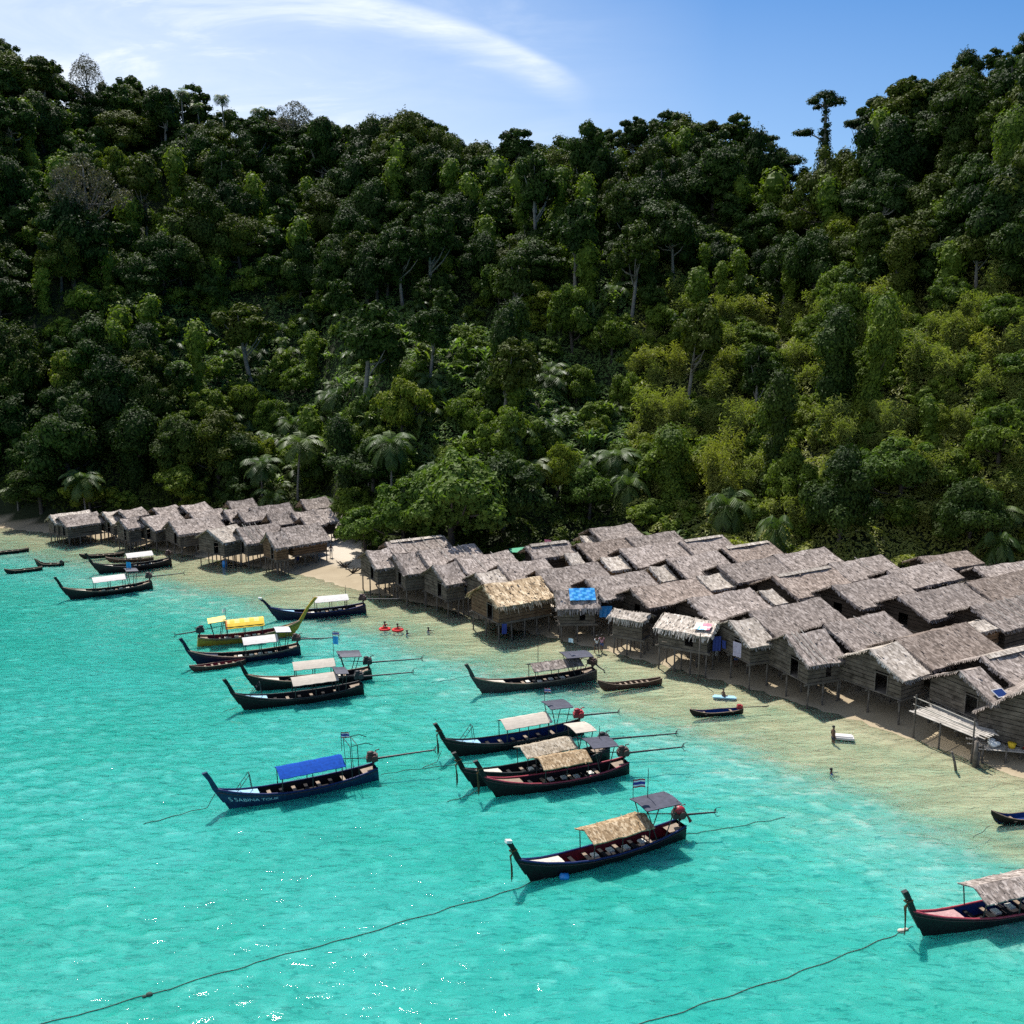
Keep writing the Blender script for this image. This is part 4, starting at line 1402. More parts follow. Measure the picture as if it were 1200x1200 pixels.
EDGE = H((1203, 806), (1262, 790), (1248, 862), 'dark plank-gabled hut at the headland end of the front row, past the deck', 'right', front=True, zr_abs=5.6, wclamp=(3.3, 3.5), rot_clamp=(49, 52), Lf=5.0)

ROWS = {
    'second': [((453, 635), (522, 630), (463, 649), dict(ridgecap=True, poles=4)), ((491, 645), (558, 637), (506, 661), dict(poles=2)), ((535, 653), (598, 646), (553, 673), dict(poles=2)),
               ((585, 661), (640, 653), (605, 677), {}), ((629, 668), (702, 660), (652, 690), {}), ((687, 678), (757, 668), (711, 698), {}), ((740, 689), (817, 678), (763, 710), dict(poles=0)),
               ((807, 701), (881, 690), (836, 723), {}), ((878, 716), (963, 703), (916, 738), dict(poles=0)), ((966, 731), (1038, 719), (1007, 759), dict(poles=1)),
               ((1050, 749), (1134, 734), (1097, 777), {}), ((1150, 770), (1232, 757), (1195, 805), dict(ridgecap=True))],
    'third': [((617, 639), (668, 633), (628, 655), dict(ridgecap=True, poles=1)), ((677, 637), (742, 630), (699, 653), {}), ((727, 643), (801, 637), (750, 662), {}), ((782, 654), (842, 646), (808, 672), {}),
              ((842, 662), (912, 656), (866, 682), {}), ((906, 675), (975, 667), (938, 696), dict(ridgecap=True)), ((976, 686), (1048, 677), (1018, 707), {}),
              ((1053, 698), (1133, 688), (1092, 723), dict(poles=0)), ((1138, 710), (1215, 699), (1179, 739), dict(poles=5))],
    'fourth': [((735, 629), (792, 622), (755, 642), {}), ((798, 634), (848, 627), (823, 647), dict(ridgecap=True)), ((847, 642), (903, 635), (871, 657), dict(ridgecap=True)), ((907, 650), (968, 642), (933, 665), {}),
               ((972, 660), (1034, 651), (1000, 676), dict(poles=1)), ((1040, 668), (1103, 658), (1070, 685), {}), ((1133, 681), (1210, 670), (1168, 702), {})],
    'fifth': [((692, 619), (741, 614), (707, 632), {}), ((1077, 652), (1135, 644), (1098, 668), {}), ((1142, 664), (1215, 654), (1157, 677), {})],
}
rowz = {'second': 5.5, 'third': 5.6, 'fourth': 5.7, 'fifth': 5.8}
for rn, hs in ROWS.items():
    for i, (a_, b_, c_, kw) in enumerate(hs):
        if i == len(hs) - 1: pos = 'last at the headland end'
        elif i == 0: pos = 'first from the open sand'
        else: pos = ORD[i] + ' from the open sand'
        kw = dict(kw); pl = kw.get('poles', 0)
        if (i * 7 + len(rn)) % 4 == 0 and not pl: kw['roof'] = T_BROWN
        look = 'pole-weighted roof' if pl else 'pale-ridged roof' if kw.get('ridgecap') else 'plain grey thatch'
        H(a_, b_, c_, f'hut with {look}, {pos} in {rn} row', 'right', zr_abs=rowz[rn], **kw)
for a_, b_, c_, lb in [((705, 653), (729, 650), (718, 669), 'pale steep-roofed cook hut squeezed between two long roofs, second from the pink cloth'),
                       ((663, 648), (678, 646), (672, 662), 'smallest pale cook hut, squeezed in under the roof with a sprouting plant'),
                       ((762, 664), (782, 662), (778, 682), 'pale steep-roofed cook hut in the middle of the long village roofs'),
                       ((891, 692), (907, 691), (911, 708), 'narrow mottled cook-hut roof just behind the long ribbed roof'),
                       ((818, 675), (848, 683), (835, 692), 'low brownish cook-hut roof between two long grey ones'),
                       ((1100, 738), (1168, 731), (1116, 748), 'rough brown-edged low roof behind the roof inland of the solar panel'),
                       ((681, 628), (697, 626), (690, 637), 'small pale cook-hut roof beside the sprouting plant')]:
    H(a_, b_, c_, lb, 'kitchen', zr_abs=4.9, roof=T_PALE, wall=W_BROWN, wclamp=(1.2, 2.2), kind='cook_hut', door=False)

# the cove cluster
FRONTC = [((58, 603), (104, 597), (66, 614), dict(roof=T_PALE), 'pale-topped hut hidden behind the first hut at the far cove end'),
          ((68, 605), (113, 599), (78, 618), {}, 'first hut at the far cove end, with a drooping grey roof'),
          ((120, 600), (142, 598), (132, 614), dict(roof=T_PALE), 'narrow tall-gabled hut, second along the cove front'),
          ((140, 608), (160, 605), (150, 620), {}, 'small-gabled low hut, third along the cove front'),
          ((165, 606), (207, 600), (182, 622), {}, 'wide-gabled dark hut, fourth along the cove front'),
          ((198, 610), (254, 607), (210, 627), dict(window=True), 'hut with a long smooth grey roof, fifth along the cove front'),
          ((243, 620), (277, 618), (265, 635), dict(roof=T_PALE), 'small ragged pale-roofed hut with light panels under its gable'),
          ((277, 618), (325, 614), (289, 638), dict(poles=4), 'dark-walled hut whose roof is striped with poles'),
          ((312, 624), (332, 622), (323, 643), dict(wall=W_BROWN), 'steep front half of the plank-walled pair beside the open sand'),
          ((329, 618), (374, 616), (343, 640), dict(wall=W_BROWN), 'long brown plank-walled hut beside the open sand')]
for i, (a_, b_, c_, kw, lb) in enumerate(FRONTC):
    H(a_, b_, c_, lb, 'left', front=True, zr_abs=float(np.interp(a_[0], [60, 165, 300], [3.9, 4.4, 5.1])), floor_drop=float(np.interp(a_[0], [60, 165, 300], [2.6, 2.9, 3.2])), wclamp=(2.0, 3.3), stilts=4, **kw)
BACKC = [((140, 598), (168, 593), (150, 607), 'roof directly behind the narrow tall-gabled cove hut'), ((180, 595), (208, 592), (190, 604), 'small roof behind the fourth cove hut, under the banana plants'),
         ((213, 592), (242, 588), (224, 602), 'dark-gabled roof inland of the fifth cove hut'), ((223, 600), (262, 596), (233, 612), 'long pale roof right behind the fifth cove hut'),
         ((263, 597), (293, 595), (273, 612), 'brown-gabled hut standing over the small ragged pale-roofed one'), ((280, 600), (300, 597), (289, 612), 'small dark gable beside the brown-gabled cove hut'),
         ((267, 587), (298, 586), (274, 598), 'hindmost cove roof above the brown-gabled hut'), ((294, 594), (341, 590), (301, 610), 'large smooth roof in the middle of the cove cluster'),
         ((314, 602), (344, 600), (323, 616), 'dark-gabled roof just behind the pole-striped cove roof'), ((343, 600), (369, 597), (352, 611), 'plain roof inland of the long plank-walled hut'),
         ((353, 606), (375, 604), (363, 617), 'small roof close behind the long plank-walled hut'), ((353, 585), (384, 582), (359, 597), 'hindmost darker cove roof beneath the palm fronds'),
         ((368, 597), (388, 595), (380, 613), 'last cove roof, partly hidden by the leafy bush')]
for a_, b_, c_, lb in BACKC:
    H(a_, b_, c_, lb, 'left', zr_abs=float(np.interp(a_[0], [60, 165, 300], [4.2, 4.7, 5.3])), wclamp=(1.9, 3.0), roof=T_GREY)

# ---------------------------------------------------------------- things on and around the huts
def along(h, x, y, z):
    """a point given in a hut's own frame, in the world"""
    d, c = h['dir'], h['cen']
    return Vector((c.x + x * d.x - y * d.y, c.y + x * d.y + y * d.x, h['root'].location.z + z))


def cloth_sheet(name, P, Q, drape, mat, label, cat, wave=.05, n=10, m=6, group=None, mi_f=None, mats=None):
    """P -> Q top edge, drape vector downwards; a rippled sheet with two faces thick enough to hold together"""
    b = MB()
    P, Q, dr = Vector(P), Vector(Q), Vector(drape)
    nr = (Q - P).cross(dr).normalized()
    for k, off in enumerate((.012, -.012)):
        rows = []
        for j in range(m + 1):
            rows.append([P + (Q - P) * (i / n) + dr * (j / m) + nr * (off + wave * math.sin(i * 1.7 + j * .4) * (j / m if wave > .03 else 1)) for i in range(n + 1)])
        base = len(b.f)
        b.grid(rows, 0, k == 1)
        if mi_f:
            for q in range(n * m):
                b.m[base + q] = mi_f(q % n, q // n)
    o = b.build(name, mats or mat, None, True)
    if label: tag(o, label, cat, group)
    return o


P_BLUE = paint('plastic_blue', (0.02, 0.24, 0.62), .35, .5)
P_SKY = paint('plastic_sky', (0.10, 0.45, 0.80), .35, .5)
P_WHITE = paint('paint_white', (0.72, 0.72, 0.70), .5)
P_RED = paint('paint_red', (0.45, 0.03, 0.03), .5)
P_NAVY = paint('cloth_navy', (0.03, 0.05, 0.22), .8)
P_PINK = paint('cloth_pink', (0.70, 0.22, 0.28), .8)
P_LILAC = paint('cloth_lilac', (0.42, 0.38, 0.48), .85)
P_GREEN = paint('cloth_green', (0.05, 0.30, 0.16), .7)
P_YEL = paint('paint_yellow', (0.75, 0.50, 0.03), .5)

# blue plastic sheet lying on the small roof
h = BLUE
s_ = h['drop'] / h['w']
p0 = along(h, -h['L'] * .22, -.10, h['zr'] + .12); p1 = along(h, h['L'] * .50, -.10, h['zr'] + .12)
q0 = along(h, -h['L'] * .22, -1.15, h['zr'] - 1.15 * s_ + .14)
cloth_sheet('plastic_sheet', p0, p1, q0 - p0, None, 'bright blue plastic sheet spread over the small grey roof', 'tarpaulin', .03, 12, 6,
            mats=[P_BLUE, P_SKY], mi_f=lambda i, j: 1 if (i + j * 2) % 5 < 2 else 0)
h = CLOTH
s_ = h['drop'] / h['w']
p0 = along(h, h['L'] * .18, -.9, h['zr'] - .9 * s_ + .14); p1 = along(h, h['L'] * .48, -.7, h['zr'] - .7 * s_ + .14)
q0 = along(h, h['L'] * .20, -1.75, h['zr'] - 1.75 * s_ + .16)
cloth_sheet('painted_cloth', p0, p1, q0 - p0, None, 'red, white and blue printed cloth lying on a thatched roof corner', 'cloth', .03, 9, 6,
            mats=[P_WHITE, P_PINK, P_SKY], mi_f=lambda i, j: 1 if (j < 3 and i > 3) or (i > 6 and j > 3) else 2 if (j >= 3 and 1 < i < 6) else 0)
p = along(CLOTH, CLOTH['L'] * .55, -1.2, CLOTH['zf'] + 1.35)
cloth_sheet('hanging_cloth', p, p + Vector((.7, .1, 0)), (0, 0, -1.3), P_NAVY, 'navy blue cloth hanging at the end of the hut with the printed cloth', 'cloth', .06)
p = along(BLUE, BLUE['L'] * .62, -.8, BLUE['zf'] + 1.5)
cloth_sheet('hanging_cloth', p, p + Vector((1.2, .1, 0)), (0, 0, -1.1), P_BLUE, 'bright blue cloth hanging between the blue-sheeted hut and the smallest hut', 'cloth', .08)
p = along(LAUN, -LAUN['L'] * .5 - .25, -.7, LAUN['zf'] + 1.3)
cloth_sheet('laundry', p, p + Vector((.55, -.75, 0)), (0, 0, -1.25), P_LILAC, 'pale lilac sheet hung out to dry at the laundry hut', 'laundry', .06)
p = along(LAUN, -LAUN['L'] * .5 - .25, .9, LAUN['zf'] + .9)
cloth_sheet('laundry', p, p + Vector((.25, -.35, 0)), (0, 0, -.7), P_NAVY, 'small dark cloth drying beside the pale lilac sheet', 'laundry', .05)
p = along(STRAW, -STRAW['L'] * .45, -STRAW['hw'] - .12, STRAW['zf'] - .12)
cloth_sheet('hanging_cloth', p, p + Vector((.45, .1, 0)), (0, 0, -1.0), P_NAVY, 'dark cloth hanging from the floor of the straw-thatched hut', 'cloth', .05)
# pink cloth and green awning between hindmost roofs
p = at(638, 632, 4.9)
cloth_sheet('pink_cloth', p, p + Vector((.8, 0, -.1)), (.05, -.2, -.5), P_PINK, 'small pink cloth on a line behind the pale-ridged roofs', 'cloth', .06)
p = at(597, 643, 4.2)
cloth_sheet('green_awning', p, p + Vector((2.3, .5, .15)), (.1, -1.1, -.25), P_GREEN, 'small green awning between the weathered roofs and the pale-ridged one', 'awning', .04)

# solar panel lying on the roof
h = SOLAR
s_ = h['drop'] / h['w']
ra = math.atan(s_)
M_PV = paint('solar_cells', (0.015, 0.03, 0.12), .15, .8, .1)
M_ALU = paint('metal_pale', (0.55, 0.56, 0.58), .35, .5, .1)
pr = empty('solar_panel', along(h, h['L'] * .12, -h['w'] * .80, h['zr'] - h['drop'] * .80 + .20), R(h['ang']))
tag(pr, 'small dark blue solar panel in a pale frame on the hut roof by the deck', 'solar panel')
b = MB(); b.box((0, 0, 0), (.95, .65, .03), rx=ra); b.build('cells', M_PV, pr)
b = MB()
for (cx_, cy_, sx_, sy_) in ((0, .35, 1.05, .05), (0, -.35, 1.05, .05), (.5, 0, .05, .65), (-.5, 0, .05, .65)):
    v = Matrix.Rotation(ra, 3, 'X') @ Vector((cx_, cy_, .008))
    b.box(v, (sx_, sy_, .045), rx=ra)
b.build('frame', M_ALU, pr)

# bamboo deck beside the hut with the solar panel
D0 = at(1071, 836, 1.9); D1 = at(1118, 855, 1.9); 
dr = empty('bamboo_deck', (D0.x, D0.y, 0), math.atan2(D1.y - D0.y, D1.x - D0.x))
tag(dr, 'open deck of pale split bamboo on posts, with a pole railing', 'deck')
g = random.Random(4)
b = MB()
for k in range(20):
    y = .1 + k * .14
    b.box((2.4 + g.uniform(-.25, .25), y, 1.92 + g.uniform(-.015, .015)), (5.6 + g.uniform(-.5, .5), .11, .04))
b.build('deck_boards', DECKW, dr)
b = MB()
for x in (.1, 1.8, 3.5, 5.0): b.tube([(x, -.15, 1.83), (x, 3.0, 1.83)], .05, 6)
b.build('joists', WOOD, dr)
for x, y, hh in ((.1, 0, 3.4), (2.3, -.05, 2.0), (4.9, 0, 3.2), (.1, 2.7, 1.85), (2.5, 2.7, 1.85), (4.9, 2.7, 1.85)):
    gz_ = -.5
    s = link_mesh('deck_post', UNIT_POST, dr, (x, y, gz_), 0, (1.0, 1.0, hh - gz_))
for z in (2.6, 3.15):
    b = MB(); b.tube([(-.1, -.02, z), (2.4, .03, z - .08), (5.0, 0, z - .15)], .035, 6); b.build('rail', POLE, dr)

# low landing with drying goods beside the last hut
D2 = at(1150, 878, 1.0)
lr = empty('landing_stage', (D2.x, D2.y, 0), R(-12))
tag(lr, 'low rickety landing of loose boards at the foot of the last front hut', 'landing')
b = MB()
for k in range(11):
    b.box((1.5 + g.uniform(-.3, .3), k * .19, 1.0 + g.uniform(-.03, .03)), (3.4 + g.uniform(-.6, .5), .13, .04), rz=g.uniform(-.06, .06))
b.build('boards', DECKW, lr)
for x, y in ((.1, 0), (1.6, 0), (3.0, 0), (.1, 1.9), (1.6, 1.9), (3.0, 1.9)):
    link_mesh('post', UNIT_POST, lr, (x, y, -.6), 0, (1, 1, 1.6 if y else 1.9))
# bright bundles on the landing
for (ox, oy, m_, lb, cat) in ((1.0, .7, P_WHITE, 'white bundle on the low landing boards', 'bundle'), (2.1, .6, P_YEL, 'yellow tub on the low landing boards', 'tub'),
                              (2.9, .8, P_RED, 'red tub at the end of the low landing boards', 'tub')):
    q = D2 + Vector((math.cos(R(-12)) * ox - math.sin(R(-12)) * oy, math.sin(R(-12)) * ox + math.cos(R(-12)) * oy, 0))
    b = MB()
    if cat == 'tub':
        b.tube([(0, 0, 0), (0, 0, .34)], [.2, .27], 12)
        b.tube([(0, 0, .33), (0, 0, .37)], [.29, .29], 12)
    else:
        for k in range(5):
            b.ellipsoid((g.uniform(-.25, .25), g.uniform(-.2, .2), .15 + .05 * k), (.28, .24, .16), 8, 5)
    o = b.build('bundle' if cat == 'bundle' else 'tub', m_, None, True, (q.x, q.y, 1.03))
    tag(o, lb, cat)
# stakes and poles standing in the shallows
for (px_, py_, hh, lean, rad, lb) in [(818, 798, 4.3, .05, .06, 'tall thin pole standing free before the laundry hut'), (1142, 898, 1.9, 0, .16, 'thick double stump at the foot of the deck'),
                                      (1122, 903, 1.5, -.5, .09, 'leaning stake alone in the wet sand before the deck'), (537, 722, 1.9, .1, .07, 'single post standing in front of the steep-roofed weathered hut'),
                                      (798, 786, 1.9, 0, .05, 'thin stick beside the tall free-standing pole')]:
    p = at(px_, py_, 0)
    gz_ = ground(p.x, p.y)
    b = MB(); b.tube([(0, 0, -.4), (lean * .5, 0, hh * .5), (lean, 0, hh)], [rad * 1.15, rad, rad * .8], 8)
    if rad > .15: b.tube([(.25, .1, -.4), (.25, .1, hh * .55)], [.13, .11], 7)
    o = b.build('wooden_post', WOOD, None, True, (p.x, p.y, gz_)); tag(o, lb, 'post')

for (px_, py_, m_, lb) in [(975, 775, P_BLUE, 'blue plastic drum in the shade under the three-poled front hut'), (263, 656, P_BLUE, 'blue plastic drum under the small ragged pale-roofed cove hut'),
                           (348, 652, P_NAVY, 'dark blue drum under the brown plank-walled cove hut'), (838, 762, P_WHITE, 'white plastic drum beside the laundry hut')]:
    p = at(px_, py_, .9)
    b = MB(); b.tube([(0, 0, 0), (0, 0, .06), (0, 0, .3), (0, 0, .34), (0, 0, .6), (0, 0, .64), (0, 0, .86), (0, 0, .9)], [.27, .29, .29, .31, .31, .29, .29, .2], 14)
    b.tube([(.12, 0, .88), (.12, 0, .94)], .05, 8)
    o = b.build('plastic_drum', m_, None, True, (p.x, p.y, ground(p.x, p.y))); tag(o, lb, 'drum')
# driftwood and litter near the open sand
for (px_, py_, lb) in [(404, 662, 'dark snag of driftwood on the open sand'), (413, 668, 'second snag of driftwood, nearer the first front hut')]:
    p = at(px_, py_, .8)
    b = MB()
    for k in range(5):
        a_ = g.uniform(0, 6.28)
        b.tube([(0, 0, .1), (math.cos(a_) * .7, math.sin(a_) * .5, g.uniform(.2, .7)), (math.cos(a_) * 1.3, math.sin(a_) * .9, g.uniform(.1, .9))], [.12, .08, .03], 5)
    o = b.build('driftwood', W_DARK, None, True, (p.x, p.y, ground(p.x, p.y))); tag(o, lb, 'driftwood')
# ---------------------------------------------------------------- boats
H_BLACK = paint('hull_black', (0.007, 0.006, 0.007), .45, .25, .5)
H_NAVY = paint('hull_navy', (0.006, 0.009, 0.032), .45, .25, .4)
H_TEAL = paint('hull_blue', (0.010, 0.036, 0.085), .45, .25, .4)
H_GREY = paint('hull_weathered', (0.040, 0.042, 0.038), .6, .2, .6)
H_YEL = paint('hull_ochre', (0.36, 0.235, 0.02), .5, .4, .4)
H_BROWN = paint('hull_brown', (0.055, 0.028, 0.022), .6, .3, .4)
IN_DARK = paint('lining_dark', (0.014, 0.012, 0.013), .7, .15, .4)
IN_BLUE = paint('lining_blue', (0.007, 0.03, 0.13), .6, .15, .3)
IN_RED = paint('lining_red', (0.16, 0.015, 0.022), .6, .15, .3)
IN_WOOD = paint('lining_wood', (0.11, 0.065, 0.035), .6, .3, .3)
DECK_B = paint('deck_pale_blue', (0.26, 0.46, 0.58), .6, .3, .2)
DECK_W = paint('deck_pale', (0.52, 0.48, 0.40), .7, .2, .25)
G_RED = paint('trim_red', (0.33, 0.05, 0.07), .5)
G_NAVY = paint('trim_blue', (0.012, 0.022, 0.10), .5)
G_WOOD = paint('trim_wood', (0.23, 0.17, 0.12), .6)
RAIL = paint('rail_brown', (0.07, 0.05, 0.045), .6)
G_BLACK = paint('trim_black', (0.03, 0.03, 0.03), .5)
CAN_BLUE = paint('tarp_blue', (0.006, 0.055, 0.30), .8, .08, .25)
CAN_CREAM = paint('canvas_cream', (0.44, 0.39, 0.325), .75, .2, .12, 2)
CAN_WHITE = paint('canvas_white', (0.55, 0.52, 0.49), .7, .2, .12, 2)
CAN_YEL = paint('canvas_yellow', (0.82, 0.52, 0.02), .6, .3, .15, 2)
CAN_YEL2 = paint('canvas_yellow_pale', (0.82, 0.66, 0.18), .6, .3, .1, 2)
CAN_ORANGE = paint('canvas_orange', (0.60, 0.20, 0.02), .6, .3, .15, 2)
SLATE = paint('roof_slate', (0.055, 0.055, 0.075), .45, .4, .3, 3)
METAL = paint('metal_dark', (0.035, 0.035, 0.038), .5, .25, .3)
ENG_BROWN = paint('engine_rust', (0.06, 0.032, 0.028), .5, .4, .4)
ENG_RED = paint('engine_red', (0.32, 0.02, 0.03), .4, .5, .2)
SEAT = paint('seat_pale', (0.62, 0.60, 0.52), .6, .3, .2)
FL_R = paint('flag_red', (0.45, 0.03, 0.05), .8); FL_W = paint('flag_white', (0.8, 0.8, 0.8), .8); FL_B = paint('flag_blue', (0.03, 0.04, 0.28), .8)
FL_S = paint('flag_sky', (0.05, 0.42, 0.75), .8)
GARL = paint('garland', (0.09, 0.06, 0.025), .8, .2, .5)
FOIL = paint('cloth_aqua', (0.12, 0.50, 0.55), .8)

S_ = [0, .08, .2, .35, .5, .65, .78, .88, .95, 1.0]
B_W = [.58, .70, .86, .97, 1.0, .93, .72, .45, .22, .05]
B_G = [.96, .84, .71, .63, .62, .68, .82, 1.05, 1.32, 1.60]


def interp(x, xs, ys):
    return float(np.interp(x, xs, ys))


class Hull:
    def __init__(self, L, beam=.88, gs=1.0, rake=.52):
        self.L, self.beam, self.gs, self.rake = L, beam, gs, rake

    def pt(self, s, v, side, inset=0.0, z=None):
        """point of the side at station s, height fraction v (0 waterline .. 1 sheer)"""
        g = interp(s, S_, B_G) * self.gs
        b = interp(s, S_, B_W) * self.beam
        zz = v * g if z is None else z
        vv = max(0, zz / g)
        wid = b * (.62 + .38 * vv ** .7) - inset
        x = s * self.L + self.rake * zz * smooth(np.array((s - .72) / .28)) - .12 * zz * (1 - min(1, s / .1)) * -1
        return Vector((float(x), side * max(.012, wid), zz))


NS = 26


def build_hull(h, root, hull_m, in_m, trim_m, deck_m, deck_s=.80, floor_m=None):
    ss = [i / NS for i in range(NS + 1)]
    b = MB()
    for sd_ in (-1, 1):
        rows = []
        for s in ss:
            kz = Vector((s * h.L * .985, 0, -.38)); kb = h.pt(s, 0, sd_)
            r = [kz, Vector((kb.x, kb.y * .72, -.22)), kb] + [h.pt(s, v, sd_) for v in (.3, .6, 1.0)]
            rows.append(r)
        b.grid(rows, 0, sd_ > 0)
    # transom
    t0 = [h.pt(0, v, -1) for v in (0, .5, 1)]; t1 = [h.pt(0, v, 1) for v in (0, .5, 1)]
    b.grid([t0, t1], 0)
    b.build('hull', hull_m, root, True)
    # lining: inner sides and bottom boards
    b = MB()
    si = [s for s in ss if .02 <= s <= .97]
    for sd_ in (-1, 1):
        b.grid([[h.pt(s, 0, sd_, .06, z=.14), h.pt(s, .6, sd_, .06), h.pt(s, 1.0, sd_, .05)] for s in si], 0, sd_ < 0)
    b.build('lining', in_m, root, True)
    b = MB()
    b.grid([[h.pt(s, 0, -1, .05, z=.15), h.pt(s, 0, 1, .05, z=.15)] for s in si], 0)
    b.build('bottom_boards', floor_m or IN_DARK, root)
    # gunwale
    b = MB()
    for sd_ in (-1, 1):
        pts = [h.pt(s, 1.0, sd_, .02) + Vector((0, 0, .015)) for s in ss]
        b.tube(pts, [.055] * (NS + 1), 6)
    b.build('gunwale', trim_m, root, True)
    b = MB()
    for sd_ in (-1, 1): b.tube([h.pt(s, .84, sd_, -.012) for s in ss], [.024] * (NS + 1), 5)
    b.build('rub_rail', RAIL, root, True)
    # foredeck
    b = MB()
    sk = [deck_s + (.985 - deck_s) * i / 6 for i in range(7)]
    b.grid([[h.pt(s, 1, -1, .05) + Vector((0, 0, -.05)), Vector((h.pt(s, 1, 1).x, 0, h.pt(s, 1, 1).z - .015)), h.pt(s, 1, 1, .05) + Vector((0, 0, -.05))] for s in sk], 0)
    e = h.pt(deck_s, 1, 1, .05); z0 = e.z - .05
    b.add([(e.x, -e.y, z0), (e.x, e.y, z0), (e.x, e.y * .8, z0 - .22), (e.x, -e.y * .8, z0 - .22)], [(0, 1, 2, 3)])
    b.build('foredeck', deck_m, root)
    # small stern deck
    b = MB()
    sk = [.015, .06, .11]
    b.grid([[h.pt(s, 1, -1, .05) + Vector((0, 0, -.12)), h.pt(s, 1, 1, .05) + Vector((0, 0, -.12))] for s in sk], 0)
    b.build('stern_deck', G_WOOD, root)


def sheet_roof(x0, x1, z, hw, rise, mat, name, root, n=8, th=.035, bow=0.0, ribs=0, mats=None, mi=None, sag=.03):
    """curved awning over x0..x1"""
    b = MB()
    for off, flip in ((0, True), (-th, False)):
        rows = []
        for i in range(n + 1):
            x = x0 + (x1 - x0) * i / n
            r = []
            for j in range(9):
                u = -1 + j / 4
                zz = z + rise * (1 - abs(u) ** 1.25) + bow * (i / n - .5) - sag * abs(math.sin(i * math.pi / n * 4)) * abs(u) + off
                r.append((x, u * hw, zz))
            rows.append(r)
        base = len(b.f)
        b.grid(rows, 0, flip)
        if mi:
            for q in range(n * 8): b.m[base + q] = mi(q // 8, q % 8)
    return b.build(name, mats or mat, root, mat not in (None,) and rise < .2)


def thatch_canopy(g, x0, x1, z, hw, rise, mat, root):
    b = MB()
    n = 10
    for sg in (-1, 1):
        top = []; bot = []
        for i in range(n + 1):
            x = x0 + (x1 - x0) * i / n
            r = [(x + g.uniform(-.03, .03), sg * hw * v * (1 + (g.uniform(-.05, .05) if v == 1 else 0)), z + rise * (1 - v) + g.uniform(-.012, .012)) for v in (0, .25, .5, .75, 1)]
            top.append(r); bot.append([(a, c, d - .07) for a, c, d in r])
        b.grid(top, 0, sg < 0); b.grid(bot, 0, sg > 0)
        b.grid([[r[-1] for r in top], [r[-1] for r in bot]], 0, sg < 0)
        b.grid([top[0], bot[0]], 0, sg > 0); b.grid([top[-1], bot[-1]], 0, sg < 0)
    for k in range(60):
        sg = g.choice((-1, 1)); x = g.uniform(x0, x1); v = g.uniform(.1, .98)
        b.add([(x, sg * hw * v, z + rise * (1 - v) + .02), (x + .05, sg * hw * v, z + rise * (1 - v) + .02), (x + .05, sg * (hw * v + .15), z + rise * (1 - v) - .02), (x, sg * (hw * v + .15), z + rise * (1 - v) - .01)], [(0, 1, 2, 3)])
    b.build('canopy', mat, root)


def flag_on(root, x, y, z, h_, kinds):
    b = MB(); b.tube([(x, y, z), (x + .03, y, z + h_)], .022, 5)
    fp = b.build('flag_pole', METAL, root)
    for kd, zt, wd, ht in kinds:
        b = MB()
        rows = []
        nrow = 12 if kd == 'thai' else 4
        for off in (.006, -.006):
            rows = [[(x + .03 - wd * i / 8, y + off + .07 * math.sin(i * .9) * i / 8 + .03 * j / nrow, zt - ht * j / nrow - .015 * i) for i in range(9)] for j in range(nrow + 1)]
            base = len(b.f)
            b.grid(rows, 0, off < 0)
            if kd == 'thai':
                for q in range(8 * nrow):
                    j = q // 8
                    b.m[base + q] = 0 if j in (0, 1, 10, 11) else 1 if j in (2, 3, 8, 9) else 2
        mats = [FL_R, FL_W, FL_B] if kd == 'thai' else [FL_S] if kd == 'sky' else [FL_W]
        b.build('flag', mats, fp)


